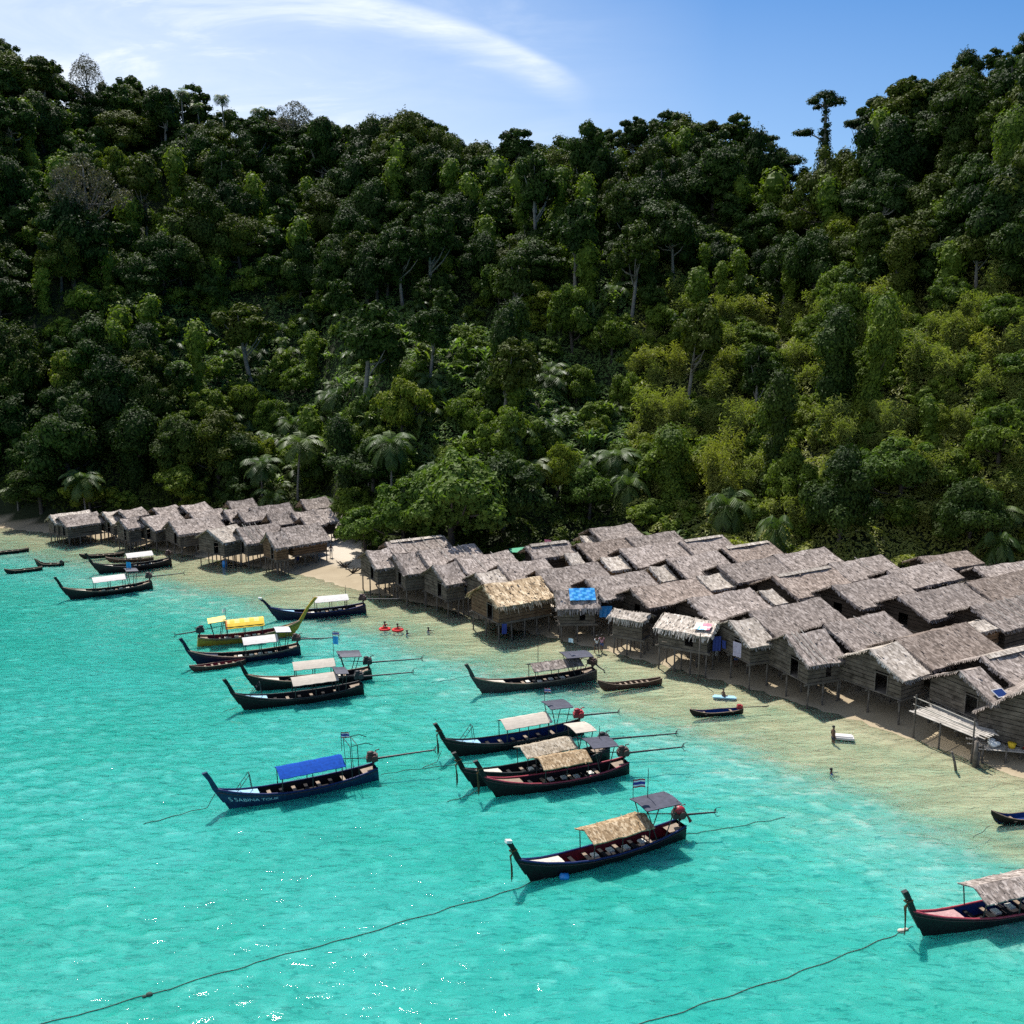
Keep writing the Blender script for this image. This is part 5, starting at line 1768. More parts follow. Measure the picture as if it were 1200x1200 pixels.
def engine(root, h, m, shaft_len=4.0, shaft_up=.05, yaw=0.0, hood=False, tiller=2.0):
    """motor on its swivel at the stern; the long propeller shaft is swung up clear of the water behind"""
    zs = interp(0, S_, B_G) * h.gs
    x = .28
    e = empty('engine', (x, 0, zs), yaw)
    e.parent = root
    b = MB(); b.tube([(0, 0, -.35), (0, 0, .3)], .06, 7); b.box((0, 0, .28), (.16, .3, .08)); b.build('swivel', METAL, e)
    b = MB()
    b.box((.05, 0, .62), (.72, .44, .42)); b.box((.05, 0, .88), (.5, .34, .14)); b.box((.32, 0, .55), (.28, .5, .3))
    b.tube([(-.1, .26, .62), (-.1, .34, .62)], .22, 12); b.tube([(-.2, -.24, .72), (-.2, -.36, .95), (-.45, -.36, 1.0)], .04, 6)
    b.ellipsoid((.18, 0, .98), (.24, .17, .12), 10, 6)
    b.build('motor', m, e)
    if hood:
        b = MB(); b.ellipsoid((.05, 0, .84), (.38, .28, .27), 12, 8)
        b.add([(-.3, -.3, .8), (-.3, .3, .8), (-.75, .12, .15), (-.65, -.1, -.1)], [(0, 1, 2, 3), (3, 2, 1, 0)])
        b.build('engine_cover', ENG_RED, e, True)
    sl = shaft_len
    b = MB(); b.tube([(-.25, 0, .52), (-sl * .5, 0, .52 + shaft_up * sl * .5), (-sl, 0, .52 + shaft_up * sl)], [.075, .06, .05], 7)
    b.build('propeller_shaft', METAL, e)
    pe = Vector((-sl, 0, .52 + shaft_up * sl))
    b = MB()
    for k in range(3):
        a = k * 2.094 + .4
        c_, s_ = math.cos(a), math.sin(a)
        b.add([pe + Vector((-.03, .0, 0)), pe + Vector((.02, c_ * .2 - s_ * .07, s_ * .2 + c_ * .07)), pe + Vector((-.04, c_ * .24, s_ * .24)), pe + Vector((-.07, c_ * .2 + s_ * .07, s_ * .2 - c_ * .07))], [(0, 1, 2, 3), (3, 2, 1, 0)])
    b.tube([pe + Vector((.1, 0, .05)), pe + Vector((-.05, 0, .28)), pe + Vector((-.3, 0, .30))], .018, 5)
    b.tube([pe + Vector((.1, 0, -.05)), pe + Vector((-.08, 0, -.28)), pe + Vector((-.3, 0, -.24))], .018, 5)
    b.build('propeller', METAL, e)
    b = MB(); b.tube([(.35, 0, .62), (.35 + tiller, .05, .78)], [.035, .028], 6)
    b.build('tiller', METAL, e)
    return e


GB = 'long-tail boats moored off the village'


def longtail(W1, W2, label, hull=H_BLACK, lining=IN_DARK, trim=G_BLACK, deck=DECK_W, can=None, can_m=None, can_x=(.36, .70), helm=None, helm_m=SLATE, eng=ENG_BROWN, shaft=(4.0, .05, 0.0),
             prow_h=2.75, prow_c=None, flags=None, garland=False, beam=.82, gs=1.0, seed=1, thwarts=6, hood=False, racks=False, frame_only=False, mast=None, prow_fwd=.55, prow_w=1.0, Lx=None, can_z=1.82):
    g = random.Random(seed)
    a, c = at(*W1), at(*W2)
    L = (a - c).length if not Lx else Lx
    ang = math.atan2(a.y - c.y, a.x - c.x)
    c = a - Vector((math.cos(ang), math.sin(ang), 0)) * L
    root = empty('longtail_boat', (c.x, c.y, -.04), ang)
    tag(root, label, 'boat', GB)
    h = Hull(L, beam, gs)
    build_hull(h, root, hull, lining, trim, deck)
    # tall raked stem post
    s0 = h.pt(1, .0, 1); s1 = h.pt(1, 1, 1)
    zt = prow_h
    b = MB()
    x1 = s1.x; z1 = s1.z
    p_low = Vector((h.pt(1, .35, 1).x - .02, 0, h.pt(1, .35, 1).z))
    pts = [p_low, Vector((x1 - .02, 0, z1)), Vector((x1 + prow_fwd * .45, 0, z1 + (zt - z1) * .55)), Vector((x1 + prow_fwd, 0, zt))]
    # flat-sided post
    rows = []
    for p, hw_, dd in zip(pts, (.05, .075, .085, .10), (.10, .17, .13, .15)):
        dd *= prow_w
        rows.append([(p.x + dd, -hw_, p.z), (p.x + dd, hw_, p.z), (p.x - dd, hw_, p.z + .06), (p.x - dd, -hw_, p.z + .06), (p.x + dd, -hw_, p.z)])
    b.grid(rows, 0)
    b.add(rows[-1][:4], [(0, 1, 2, 3)])
    b.build('prow_post', hull, root)
    if prow_c:
        p = pts[-1]
        b = MB(); b.box((p.x, 0, p.z + .05), (.34, .24, .16), ry=-.25); b.build('prow_cap', prow_c, root)
    if garland:
        b = MB()
        p = pts[2]
        for k in range(3):
            xx = x1 + .12 + .06 * k
            b.tube([(p.x - .02, 0, p.z - .1), (p.x + .18, (k - 1) * .06, p.z - .35), (xx + .16, (k - 1) * .08, z1 - .45 - .25 * k), (xx + .14, (k - 1) * .06, z1 - 1.0 - .1 * k)], [.03, .035, .035, .02], 6)
        b.tube([(p.x - .18, -.1, p.z), (p.x + .2, -.1, p.z - .05), (p.x + .2, .1, p.z - .05), (p.x - .18, .1, p.z)], .045, 6)
        b.build('garland', GARL, root)
    # thwarts
    for k in range(thwarts):
        s = .24 + .50 * k / max(1, thwarts - 1)
        p = h.pt(s, 1, 1, .06)
        b = MB(); b.box((p.x, 0, p.z - .24), (.24, 2 * (p.y - .05), .05)); b.build('thwart', IN_DARK if k % 2 else G_WOOD, root)
    if racks is not True and thwarts >= 5:
        for k in range(4):
            s = .30 + .10 * k
            p = h.pt(s, 1, 1)
            b = MB(); b.box((p.x + g.uniform(-.1, .1), g.uniform(-.15, .15), p.z - .12), (.36, .42, .09)); b.build('seat', SEAT, root)
    zc = can_z
    if can or frame_only is True:
        x0, x1_ = can_x[0] * L, can_x[1] * L
        posts = []
        for x in ([x0 + .1, (x0 + x1_) / 2, x1_ - .1] if can != 'none' else [x0, x1_]):
            for sd_ in (-1, 1):
                p = h.pt(x / L, 1, sd_, .04)
                b = MB(); b.tube([(p.x, p.y, p.z - .05), (x, sd_ * .80, zc)], .035, 6); b.build('canopy_post', G_BLACK if can_m is not CAN_YEL else METAL, root)
        for x in (x0 + .05, x1_ - .05):
            pass
        b = MB()
        for sd_ in (-1, 1): b.tube([(x0, sd_ * .82, zc - .02), (x1_, sd_ * .82, zc - .02)], .03, 5)
        for x in (x0 + .02, x1_ - .02): b.tube([(x, -.84, zc - .02), (x, 0, zc + .30), (x, .84, zc - .02)], .03, 5)
        b.build('canopy_frame', METAL, root)
        if can == 'thatch': thatch_canopy(g, x0 - .1, x1_ + .1, zc, 1.02, .40, can_m, root)
        elif can == 'sheet': sheet_roof(x0 - .1, x1_ + .1, zc, 1.0, .38, can_m, 'canopy', root)
        elif can == 'striped': sheet_roof(x0 - .1, x1_ + .1, zc - .12, .95, .62, can_m, 'canopy', root, n=16, mats=[CAN_YEL, CAN_YEL2, CAN_ORANGE], mi=lambda i, j: 2 if i < 1 else 1 if i % 4 < 2 and 2 <= j <= 5 else 0)
    if helm:
        x0, x1_, zh = helm[0] * L, helm[1] * L, helm[2] * .89
        for x in (x0 + .15, x1_ - .2):
            for sd_ in (-1, 1):
                p = h.pt(min(.95, max(.03, (x0 + x1_) / 2 / L + (.03 if x > (x0 + x1_) / 2 else -.03))), 1, sd_, .05)
                b = MB(); b.tube([p, (x, sd_ * .62, zh)], .035, 6); b.build('helm_post', G_BLACK, root)
        sheet_roof(x0, x1_, zh, .88, .10, helm_m, 'helm_roof', root, n=4, th=.05, bow=.12)
    if frame_only == 'helm':
        for x in (.20 * L, .15 * L):
            p = h.pt(x / L, 1, 1)
            b = MB(); b.tube([(p.x, -p.y, p.z), (p.x + .1, -.75, 3.0), (p.x + .1, .75, 3.0), (p.x, p.y, p.z)], .028, 5); b.build('helm_frame', METAL, root)
        b = MB()
        for sd_ in (-1, 1): b.tube([(.20 * L, sd_ * .75, 3.0), (.10 * L, sd_ * .75, 3.05), (.05 * L, sd_ * .75, 2.8)], .028, 5)
        b.build('helm_rail', METAL, root)
    if flags:
        flag_on(root, flags[0] * L, -.2, flags[1], flags[2], flags[3])
    if mast:
        b = MB(); b.tube([(mast[0] * L, -.5, .7), (mast[0] * L, -.5, mast[1])], [.035, .02], 5); b.build('mast', METAL, root)
    if racks:
        b = MB()
        s = .90; p = h.pt(s, 1, 1)
        for sd_ in (-1, 1):
            b.tube([(p.x + .1, sd_ * .22, p.z), (p.x - .75, sd_ * .22, p.z + 1.05)], .022, 5)
            b.tube([(p.x - .75, sd_ * .22, p.z + 1.05), (p.x - .9, sd_ * .22, p.z - .1)], .022, 5)
        for q in (.35, .7, 1.0): b.tube([(p.x + .1 - .85 * q, -.22, p.z + 1.05 * q), (p.x + .1 - .85 * q, .22, p.z + 1.05 * q)], .022, 5)
        b.build('boarding_ladder', METAL, root)
    if eng: engine(root, h, eng, shaft[0], shaft[1], shaft[2] - (R(15) if abs(shaft[2]) < .4 and abs(ang) > 1.8 else 0), hood)
    return root, h, ang


THAI = lambda z, w_=.75, h_=.5: ('thai', z, w_, h_)
T_TAN = thatch('thatch_tan', (0.10, 0.06, 0.03), (0.30, 0.21, 0.12), (0.55, 0.44, 0.30), 1.3)
T_TANW = thatch('thatch_tan_pale', (0.20, 0.16, 0.11), (0.42, 0.35, 0.26), (0.66, 0.60, 0.49), 1.3)

longtail((82.5, 702.5), (171.5, 690.6), 'dark long-tail boat with white canopy and blue pennant, lying alone off the cove', can='sheet', can_m=CAN_WHITE, can_x=(.34, .72), helm=(.18, .33, 2.9),
         flags=(.30, 2.3, 1.5, [('sky', 3.5, .5, .7)]), shaft=(3.8, .03, R(2)), trim=G_WOOD, Lx=8.8, seed=2)
longtail((116.5, 672.5), (193.5, 663), 'dark long-tail boat with white canopy close in under the first cove huts', can='sheet', can_m=CAN_WHITE, can_x=(.28, .62), shaft=(2.4, -.16, R(35)), hull=H_BLACK, Lx=8.6, seed=3)
longtail((325, 727), (429, 717), 'navy long-tail boat with white canopy and whitish prow tip, nearest the open sand', can='sheet', can_m=CAN_WHITE, can_x=(.22, .58), hull=H_NAVY, deck=DECK_B, trim=G_NAVY, shaft=(3.8, .02, R(-8)), helm=None,
         prow_c=P_WHITE, prow_h=2.5, prow_fwd=.8, mast=(.22, 3.0), seed=4)
longtail((344, 745), (231, 757), 'yellow ochre long-tail boat with yellow striped canopy and high swept bow', can='striped', can_m=CAN_YEL, can_x=(.30, .68), hull=H_YEL, lining=IN_RED, trim=G_WOOD, deck=paint('deck_ochre', (.42, .33, .12)),
         helm=(.12, .30, 2.75), helm_m=CAN_YEL2, flags=(.30, 2.8, .8, [('white', 3.55, .3, .35)]), eng=METAL, shaft=(2.2, -.06, 0), prow_h=3.7, prow_fwd=1.5, seed=5)
longtail((232.5, 780.5), (352.5, 766), 'blue-black long-tail boat with white canopy between yellow boat and red-brown dugout', can='sheet', can_m=CAN_WHITE, can_x=(.24, .56), hull=H_NAVY, deck=H_NAVY, trim=G_WOOD,
         helm=(.10, .25, 2.9), helm_m=paint('roof_pale', (.45, .46, .48)), shaft=(3.8, .02, R(-3)), seed=6, garland=False)
longtail((301, 809.5), (436, 794.5), 'black long-tail boat with pinkish-white canopy and tall flag pole with blue pennant', can='sheet', can_m=CAN_CREAM, can_x=(.34, .68), trim=G_WOOD, helm=(.10, .30, 2.75), eng=METAL, shaft=(4.6, .03, R(4)),
         flags=(.33, 2.0, 2.4, [THAI(4.5, .55, .3), ('sky', 4.1, .45, .7)]), seed=7)
longtail((286, 832), (426, 812), 'black long-tail boat with tan canopy and bow ladder, beside the one with blue pennant', can='sheet', can_m=CAN_CREAM, can_x=(.24, .60), deck=DECK_B, trim=G_BLACK, helm=(.14, .25, 2.55), eng=METAL,
         shaft=(4.4, .02, R(4)), racks=True, seed=8)
rt, hl_, an_ = longtail((269, 948), (442.6, 911.7), 'blue tour boat with bright blue canopy and white lettering on its bow', can='sheet', can_m=CAN_BLUE, can_x=(.26, .68), hull=H_TEAL, lining=IN_DARK, trim=G_NAVY, deck=DECK_B,
         frame_only='helm', flags=(.24, 2.4, 1.3, [THAI(3.7, .55, .38)]), shaft=(4.2, .05, R(2)), racks=True, seed=9, thwarts=7)
# lettering on the near side of the bow
txt = bpy.data.curves.new('lettering', 'FONT')
txt.body = 'S SABINA TOUR'
txt.size = 1.0
txt.extrude = 0.0
to = bpy.data.objects.new('lettering_tmp', txt)
COL.objects.link(to)
bpy.context.view_layer.update()
tm = bpy.data.meshes.new_from_object(to.evaluated_get(bpy.context.evaluated_depsgraph_get()))
bpy.data.objects.remove(to)
wmax = max(v.co.x for v in tm.vertices)
vs = []
for v in tm.vertices:
    u = v.co.x / wmax
    s = .965 - .27 * u
    vv = .44 + .22 * (v.co.y / .72)
    # text reads from the bow aft along the boat's own +y side, which faces the camera
    p = hl_.pt(s, vv, 1); q = hl_.pt(s, vv, 1, -.012)
    vs.append(q)
for v, p in zip(tm.vertices, vs): v.co = p
tm.materials.clear(); tm.materials.append(P_SKY); tm.materials[0] = paint('lettering_pale', (.42, .72, .74), .5)
link_mesh('lettering', tm, rt)
longtail((565, 813), (698, 795), 'weathered grey long-tail boat with a tall thin mast and grey thatched canopy', can='thatch', can_m=T_GREY, can_x=(.16, .58), hull=H_GREY, lining=IN_DARK, trim=G_WOOD, helm=(.06, .30, 2.75),
         flags=(.24, 2.8, 1.1, [('white', 3.9, .4, .35)]), shaft=(1.2, -.35, R(-60)), mast=(.50, 4.6), can_z=1.75, garland=False, seed=10)
longtail((532, 887), (682.5, 859), 'black long-tail boat with cream canopy, red engine and blue inner rail', can='sheet', can_m=CAN_CREAM, can_x=(.30, .64), lining=IN_BLUE, deck=DECK_B, trim=G_BLACK, helm=(.12, .30, 3.0),
         eng=ENG_RED, shaft=(3.0, .04, R(-2)), flags=(.30, 3.0, 1.0, [THAI(4.0, .5, .3)]), racks=True, seed=11, garland=True)
longtail((555, 923), (712, 888), 'black long-tail boat moored tight behind another, with a cream helm roof', can='thatch', can_m=T_TANW, can_x=(.30, .66), lining=IN_DARK, deck=DECK_W, trim=G_BLACK, helm=(.14, .30, 3.1), helm_m=CAN_CREAM, eng=METAL,
         shaft=(5.2, .03, R(-4)), seed=12, garland=True)
longtail((581, 934), (735, 905), 'black red-railed long-tail boat with tan thatch, front one of the tightly moored pair', can='thatch', can_m=T_TAN, can_x=(.34, .68), lining=IN_DARK, deck=G_WOOD, trim=G_RED, helm=(.12, .32, 2.9), eng=ENG_BROWN,
         shaft=(4.2, .03, R(3)), seed=13, garland=True, mast=(.2, 3.5))
longtail((622, 1033), (800, 980), 'black long-tail boat with white-tipped prow, striped flag and red-hooded engine', can='thatch', can_m=T_TAN, can_x=(.28, .66), lining=IN_RED, deck=DECK_W, trim=G_NAVY, helm=(.08, .32, 3.15),
         eng=ENG_BROWN, hood=True, shaft=(2.2, .02, R(-6)), prow_c=P_WHITE, flags=(.34, 3.2, 1.2, [THAI(4.4, .8, .5)]), mast=(.22, 4.7), seed=14, garland=True)
longtail((1082, 1097), (1285, 1050), 'black long-tail boat with blue inner rail and grey thatch, cut by picture edge', can='thatch', can_m=T_GREY, can_x=(.34, .74), lining=IN_BLUE, deck=paint('deck_red_grey', (.42, .25, .24)), trim=G_RED,
         helm=(.14, .38, 3.1), eng=ENG_BROWN, shaft=(3, .05, 0), seed=15, garland=True)


# ---------------------------------------------------------------- canoes
GC = 'small canoes and dugouts'


def canoe(W1, W2, label, hull=H_BROWN, lining=IN_DARK, beam=.42, gh=.38, bow_up=.35, ribs=5, motor=None):
    a, c = at(*W1), at(*W2)
    L = (a - c).length
    ang = math.atan2(a.y - c.y, a.x - c.x)
    root = empty('canoe', (c.x, c.y, -.02), ang)
    tag(root, label, 'canoe', GC)
    n = 18
    outer = {-1: [], 1: []}; inner = {-1: [], 1: []}; rim = {-1: [], 1: []}
    for i in range(n + 1):
        s = i / n
        bw = beam * max(.03, math.sin(math.pi * min(1, .09 + s * .91)) ** .6) * (1 if s < .6 else 1 - .25 * (s - .6) / .4)
        z = gh + bow_up * max(0, (s - .6) / .4) ** 2 + .10 * max(0, (.25 - s) / .25) ** 2
        x = s * L
        kz = -.15 + (z + .02) * max(0, (s - .86) / .14) ** 1.5 * .9
        for sd_ in (-1, 1):
            outer[sd_].append([(x, 0, kz), (x, sd_ * bw * .75, kz + (z - kz) * .35), (x, sd_ * bw, z)])
            inner[sd_].append([(x, 0, max(kz + .12, .03)), (x, sd_ * bw * .65, max(kz + .14, .06)), (x, sd_ * max(.01, bw - .05), z)])
            rim[sd_].append(Vector((x, sd_ * (bw - .015), z + .01)))
    b = MB()
    for sd_ in (-1, 1): b.grid(outer[sd_], 0, sd_ > 0)
    b.build('hull', hull, root, True)
    b = MB()
    for sd_ in (-1, 1): b.grid(inner[sd_], 0, sd_ < 0)
    b.build('lining', lining, root, True)
    b = MB()
    for sd_ in (-1, 1): b.tube(rim[sd_], .03, 5)
    b.build('rim', G_WOOD if hull is not H_TEAL else DECK_B, root, True)
    for k in range(ribs):
        s = .22 + .5 * k / max(1, ribs - 1)
        b = MB(); b.box((s * L, 0, gh - .08), (.16, beam * 1.7, .04)); b.build('thwart', G_WOOD, root)
    if motor:
        e = empty('engine', (.25, 0, gh), motor[1]); e.parent = root
        b = MB(); b.box((0, 0, .2), (.42, .28, .26)); b.box((.05, 0, .36), (.26, .2, .08)); b.tube([(0, 0, -.1), (0, 0, .15)], .05, 6); b.build('motor', motor[0], e)
        b = MB(); b.tube([(-.2, 0, .15), (-motor[2], 0, motor[3])], [.035, .03], 6)
        b.tube([(-motor[2] + .35, 0, motor[3]), (-motor[2], 0, motor[3]), (-motor[2] - .1, .15, motor[3] + .1)], .05, 5); b.build('propeller_shaft', METAL, e)
    return root


canoe((-22, 652), (34, 646), 'long dark canoe cut by the picture edge off the cove end', H_BLACK)
canoe((41, 664), (75, 663), 'small dark canoe with a raised bow, off the far cove beach', H_BLACK, gh=.35, bow_up=.8, ribs=3, motor=(METAL, 0, .9, .15))
canoe((5, 673), (50, 668), 'low dark canoe with a pale bundle at its bow tip off the cove', H_BLACK, gh=.38, ribs=3)
canoe((93, 655), (146, 651), 'long dugout moored behind the white-canopied boat at the cove huts', H_BLACK)
canoe((124, 659), (180, 657), 'brown dugout mostly hidden by the white-canopied boat at the cove huts', H_BROWN)
canoe((222, 788), (288, 778), 'slim red-brown dugout tucked between two black long-tail boats', H_BROWN, IN_RED, beam=.48, gh=.42, bow_up=.25)
canoe((700, 810), (775, 801), 'weathered brown wooden canoe in the shallows beside the masted boat', H_BROWN, IN_WOOD, gh=.45, bow_up=.55, ribs=7)
canoe((808, 840), (870, 835), 'blue-lined canoe with a red outboard motor in the shallows', H_BLACK, IN_BLUE, beam=.42, gh=.32, bow_up=.35, ribs=2, motor=(ENG_RED, R(-4), 2.2, .12))
canoe((1160, 965), (1250, 957), 'blue-rimmed canoe cut by the picture edge in the headland shallows', H_BLACK, IN_BLUE, beam=.48, gh=.30, bow_up=.6, ribs=3)

# ---------------------------------------------------------------- ropes and floats
ROPE = paint('rope', (0.05, 0.075, 0.06), .8)


RL = []


def rope(pts, label, r=.024, z=.03):
    P = [at(x, y, z + dz) for x, y, dz in pts]
    RL.append(len(P))
    fine_ = []
    for i in range(len(P) - 1):
        for k in range(10):
            t = k / 10
            p = P[i].lerp(P[i + 1], t)
            fine_.append(p + Vector((0, .06 * math.sin(i * 3 + k * .9), 0)))
    fine_.append(P[-1])
    hs = sea_height(np.array([q.x for q in fine_]), np.array([q.y for q in fine_]))
    fine_ = [Vector((q.x, q.y, q.z + float(h_) * .9)) for q, h_ in zip(fine_, hs)]
    b = MB(); b.tube(fine_, r, 5)
    o = b.build('mooring_rope', ROPE, None, True)
    tag(o, label, 'rope', 'mooring ropes')
    return o


rope([(30, 1206, 0), (175, 1165, 0), (300, 1128, 0), (410, 1099, 0), (520, 1066, 0), (600, 1043, 0), (640, 1028, .05), (700, 1014, 0), (735, 1002, 0)], 'longest dark rope running over the water past the white-tipped boat')
rope([(740, 1204, 0), (840, 1172, 0), (930, 1142, 0), (1000, 1115, 0), (1050, 1095, 0), (1070, 1086, .7)], 'dark rope running from the prow of the boat cut by the edge')
rope([(168, 966, 0), (205, 956, 0), (243, 946, .15), (252, 930, 1.0)], 'thin rope from the bow of the blue tour boat')
rope([(524, 940, 0), (548, 932, .05), (562, 925, .6)], 'short rope from the bows of the tightly moored pair', .025)
rope([(495, 900, 0), (512, 893, .1), (517, 880, .8)], 'short rope from the bow of the cream-canopied boat', .025)
rope([(800, 978, 0), (830, 974, 0), (880, 965, 0), (920, 958, 0)], 'faint rope running from the stern of the white-tipped boat', .02)
rope([(505, 800, 0), (525, 797, 0), (551, 792, .6)], 'faint rope from the bow of the weathered masted boat', .02)
rope([(262, 834, 0), (278, 829, .3)], 'short rope at the bow of the tan-canopied black boat', .022)
rope([(446, 908, .4), (480, 902, 0), (560, 893, 0)], 'thin rope from the stern of the blue tour boat', .02)
rope([(1140, 982, 0), (1160, 968, .3)], 'thin rope from the bow of the blue-rimmed canoe', .02)
p = at(661, 1027, 0)
b = MB(); b.tube([(-.28, 0, .08), (-.2, 0, .08), (.2, 0, .08), (.28, 0, .08)], [.08, .2, .2, .08], 12)
tag(b.build('float', P_BLUE, None, True, (p.x, p.y - .2, .02)), 'blue can float beside the white-tipped long-tail boat', 'float')
p = at(1056, 1092, 0)
b = MB(); b.ellipsoid((0, 0, .05), (.2, .14, .12)); b.ellipsoid((.3, .15, .03), (.15, .1, .09))
tag(b.build('float', DECK_W, None, True, (p.x, p.y, 0)), 'small pale float on the rope before the boat cut by the edge', 'float')
p = at(175, 1166, 0)
b = MB(); b.ellipsoid((0, 0, .02), (.16, .13, .12)); b.ellipsoid((-.18, -.12, 0), (.11, .09, .09))
tag(b.build('rope_knot', ROPE, None, True, (p.x, p.y, 0)), 'dark knot with loose ends on the longest rope', 'knot')
p = at(988, 866, 0)
b = MB(); b.box((0, 0, .12), (1.5, .75, .2)); b.box((0, 0, .2), (1.3, .6, .2))
fo_ = b.build('float_board', CAN_WHITE, None, False, (p.x, p.y, .02), R(-12)); tag(fo_, 'white foam float board beside the standing bather', 'float')
md = fo_.modifiers.new('round', 'BEVEL'); md.width = .06; md.segments = 2

# dark coral patch seen through the water is a low rock under the surface
# ---------------------------------------------------------------- people
SKIN = paint('skin', (0.11, 0.055, 0.035), .5, .4, .1)
HAIR = paint('hair', (0.012, 0.010, 0.010), .5, .4, .1)


def skin_body(name, joints, edges, mat, parent=None):
    """joints: {key: (x, y, z, r)}"""
    keys = list(joints)
    me = bpy.data.meshes.new(name)
    me.from_pydata([joints[k][:3] for k in keys], [(keys.index(a), keys.index(b_)) for a, b_ in edges], [])
    o = bpy.data.objects.new(name, me)
    COL.objects.link(o)
    sm = o.modifiers.new('skin', 'SKIN')
    for i, k in enumerate(keys):
        v = me.skin_vertices[0].data[i]
        r = joints[k][3]
        v.radius = (r, r * (.72 if k in ('hip', 'waist', 'chest') else 1))
        v.use_root = (i == 0)
    sb = o.modifiers.new('sub', 'SUBSURF'); sb.levels = 1; sb.render_levels = 1
    bpy.context.view_layer.update()
    m2 = bpy.data.meshes.new_from_object(o.evaluated_get(bpy.context.evaluated_depsgraph_get()))
    bpy.data.objects.remove(o)
    m2.materials.clear(); m2.materials.append(mat)
    m2.polygons.foreach_set('use_smooth', [True] * len(m2.polygons))
    return m2


def person(loc, label, pose='stand', rz=0, shirt=None, shorts=None, sc=1.0, group=None):
    f = {'hip': (0, 0, .92, .13), 'waist': (0, 0, 1.08, .125), 'chest': (0, 0, 1.32, .155), 'neck': (0, 0, 1.48, .055), 'head': (0, -.01, 1.62, .098), 'crown': (0, -.005, 1.70, .085)}
    E = [('hip', 'waist'), ('waist', 'chest'), ('chest', 'neck'), ('neck', 'head'), ('head', 'crown')]
    for s, n_ in ((-1, 'l'), (1, 'r')):
        f['hj' + n_] = (s * .10, 0, .86, .09)
        if pose == 'walk': f['kn' + n_] = (s * .11, -.16 * s - .05, .48, .06); f['an' + n_] = (s * .11, -.24 * s + .08, .09, .042); f['to' + n_] = (s * .12, -.24 * s - .10, .04, .035)
        elif pose == 'sit': f['kn' + n_] = (s * .15, -.42, .93, .065); f['an' + n_] = (s * .15, -.66, .70, .045); f['to' + n_] = (s * .15, -.80, .68, .035)
        else: f['kn' + n_] = (s * .11, -.02, .48, .06); f['an' + n_] = (s * .12, .02, .09, .042); f['to' + n_] = (s * .13, -.14, .04, .035)
        f['sh' + n_] = (s * .19, 0, 1.38, .062)
        if pose == 'swim': f['el' + n_] = (s * .32, -.2, 1.30, .045); f['wr' + n_] = (s * .30, -.42, 1.34, .034); f['ha' + n_] = (s * .30, -.52, 1.34, .035)
        elif pose == 'carry': f['el' + n_] = (s * .26, -.03, 1.12, .045); f['wr' + n_] = (s * .22, -.24, 1.12, .034); f['ha' + n_] = (s * .20, -.33, 1.13, .038)
        else: f['el' + n_] = (s * .25, .03, 1.12, .045); f['wr' + n_] = (s * .27, -.05, .88, .034); f['ha' + n_] = (s * .27, -.08, .79, .038)
        E += [('hip', 'hj' + n_), ('hj' + n_, 'kn' + n_), ('kn' + n_, 'an' + n_), ('an' + n_, 'to' + n_), ('chest', 'sh' + n_), ('sh' + n_, 'el' + n_), ('el' + n_, 'wr' + n_), ('wr' + n_, 'ha' + n_)]
    root = empty('person', loc, rz)
    root.scale = (sc, sc, sc)
    tag(root, label, 'person', group)
    link_mesh('body', skin_body('body', f, E, SKIN), root)
    b = MB(); b.ellipsoid((0, .02, 1.68), (.105, .115, .10), 10, 7); b.build('hair', HAIR, root, True)
    if shirt:
        sj = {k: (f[k][0], f[k][1], f[k][2], f[k][3] * 1.14) for k in ('waist', 'chest', 'shl', 'shr')}
        sj['sl'] = tuple(np.array(f['shl']) * .5 + np.array(f['ell']) * .5); sj['sr'] = tuple(np.array(f['shr']) * .5 + np.array(f['elr']) * .5)
        sj['hipx'] = (0, 0, .92, .15)
        link_mesh('shirt', skin_body('shirt', sj, [('hipx', 'waist'), ('waist', 'chest'), ('chest', 'shl'), ('chest', 'shr'), ('shl', 'sl'), ('shr', 'sr')], shirt), root)
    if shorts:
        q = {'hip': (0, 0, .94, .148), 'a': (-.10, 0, .85, .11), 'b': (.10, 0, .85, .11)}
        for n_, t in (('l', 'a2'), ('r', 'b2')):
            v = np.array(f['hj' + n_]) * .35 + np.array(f['kn' + n_]) * .65; q[t] = (v[0], v[1], v[2], .085)
        link_mesh('shorts', skin_body('shorts', q, [('hip', 'a'), ('hip', 'b'), ('a', 'a2'), ('b', 'b2')], shorts), root)
    return root


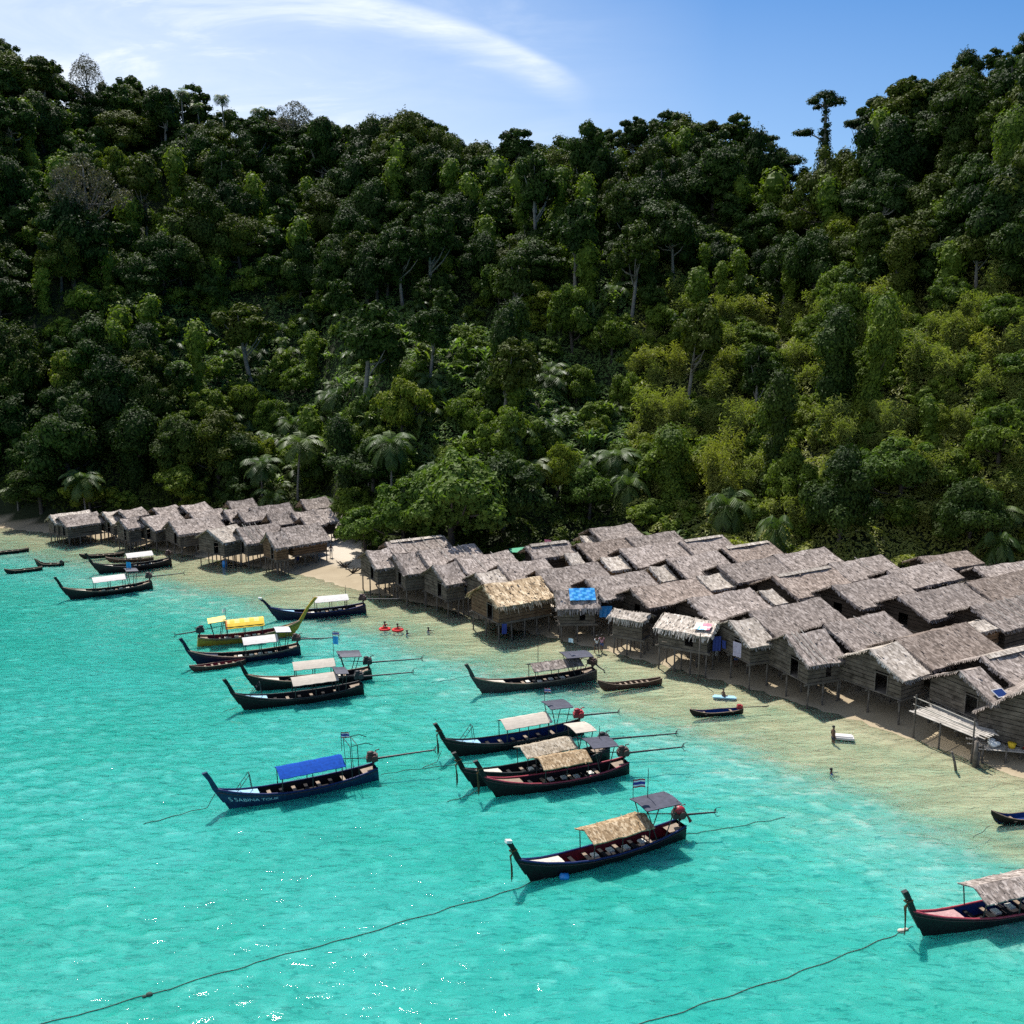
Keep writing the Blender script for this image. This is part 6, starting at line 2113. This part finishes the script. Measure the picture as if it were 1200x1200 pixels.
SH_W = paint('shirt_white', (0.65, 0.65, 0.66), .8, .2, .1); SH_P = paint('shirt_pink', (0.50, 0.25, 0.32), .8, .2, .1); SH_R = paint('shirt_red', (0.62, 0.04, 0.04), .7, .2, .1)
SH_G = paint('shorts_dark', (0.04, 0.045, 0.06), .8, .2, .1); SH_B = paint('shorts_blue', (0.06, 0.09, 0.22), .8, .2, .1)
p = at(699, 765, 0); person((p.x, p.y, ground(p.x, p.y)), 'person in a pale top and dark shorts walking on the wet sand', 'walk', R(200), SH_W, SH_G)
p = at(705, 764, 0); person((p.x, p.y, ground(p.x, p.y)), 'person in a pinkish top walking beside the one in the pale top', 'walk', R(160), SH_P, SH_B)
p = at(388, 650, 1); person((p.x, p.y, ground(p.x, p.y)), 'person in white standing on the open sand beside the plank-walled hut', 'stand', R(180), SH_W, SH_W)
p = at(976, 870, 0); person((p.x, p.y, -.45), 'bare-chested bather standing in the shallows beside the white float board', 'stand', R(100), None, SH_G)
for (px_, py_, z_, sh_, pose_, rz_, lb) in [(451, 737, -1.32, SH_R, 'swim', 60, 'bather in a red life vest, nearer the boats of the two in red'),
                                            (466, 738, -1.45, SH_R, 'swim', 100, 'bather low in the water in a red vest, second of the two in red')]:
    p = at(px_, py_, 0); person((p.x, p.y, z_ + .35), lb, pose_, R(rz_), sh_, None)
for (px_, py_, z_, lb) in [(477, 743, -1.35, 'dark-haired swimmer with only head and shoulders out, beside the two in red'), (502, 740, -1.30, 'swimmer apart from the others, towards the front huts'),
                           (974, 906, -1.38, 'lone swimmer off the bather with the float board')]:
    p = at(px_, py_, 0); person((p.x, p.y, z_), lb, 'swim', R(80), P_NAVY, None)
for (px_, py_, lb) in [(451, 738, 'red swim ring round the bather in the red vest'), (466, 739, 'second red swim ring, nearer the dark-haired swimmer')]:
    p = at(px_, py_, 0)
    b = MB(); b.tube([(.48 * math.cos(a * math.pi / 8), .42 * math.sin(a * math.pi / 8), .06) for a in range(17)], .12, 7)
    tag(b.build('swim_ring', SH_R, None, True, (p.x, p.y, .02)), lb, 'swim ring')
p = at(862, 786, 0); person((p.x, p.y, ground(p.x, p.y)), 'person standing in the shade below the lilac sheet at the laundry hut', 'stand', R(190), SH_G, SH_B)
p = at(849, 818, 0)
b = MB(); b.box((0, 0, .08), (1.7, .55, .12)); b.box((.0, 0, .05), (1.9, .35, .08))
o = b.build('paddle_board', DECK_B, None, False, (p.x, p.y, .0), R(-10)); tag(o, 'small pale blue board floating in the shallows under a seated child', 'board')
person((p.x - .1, p.y, -.52), 'child sitting on the small pale blue board in the shallows', 'sit', R(120), None, SH_G, .75)
for (px_, py_, lb) in [(727, 742, 'person sitting in the shade under the smallest front hut'), ]:
    pass
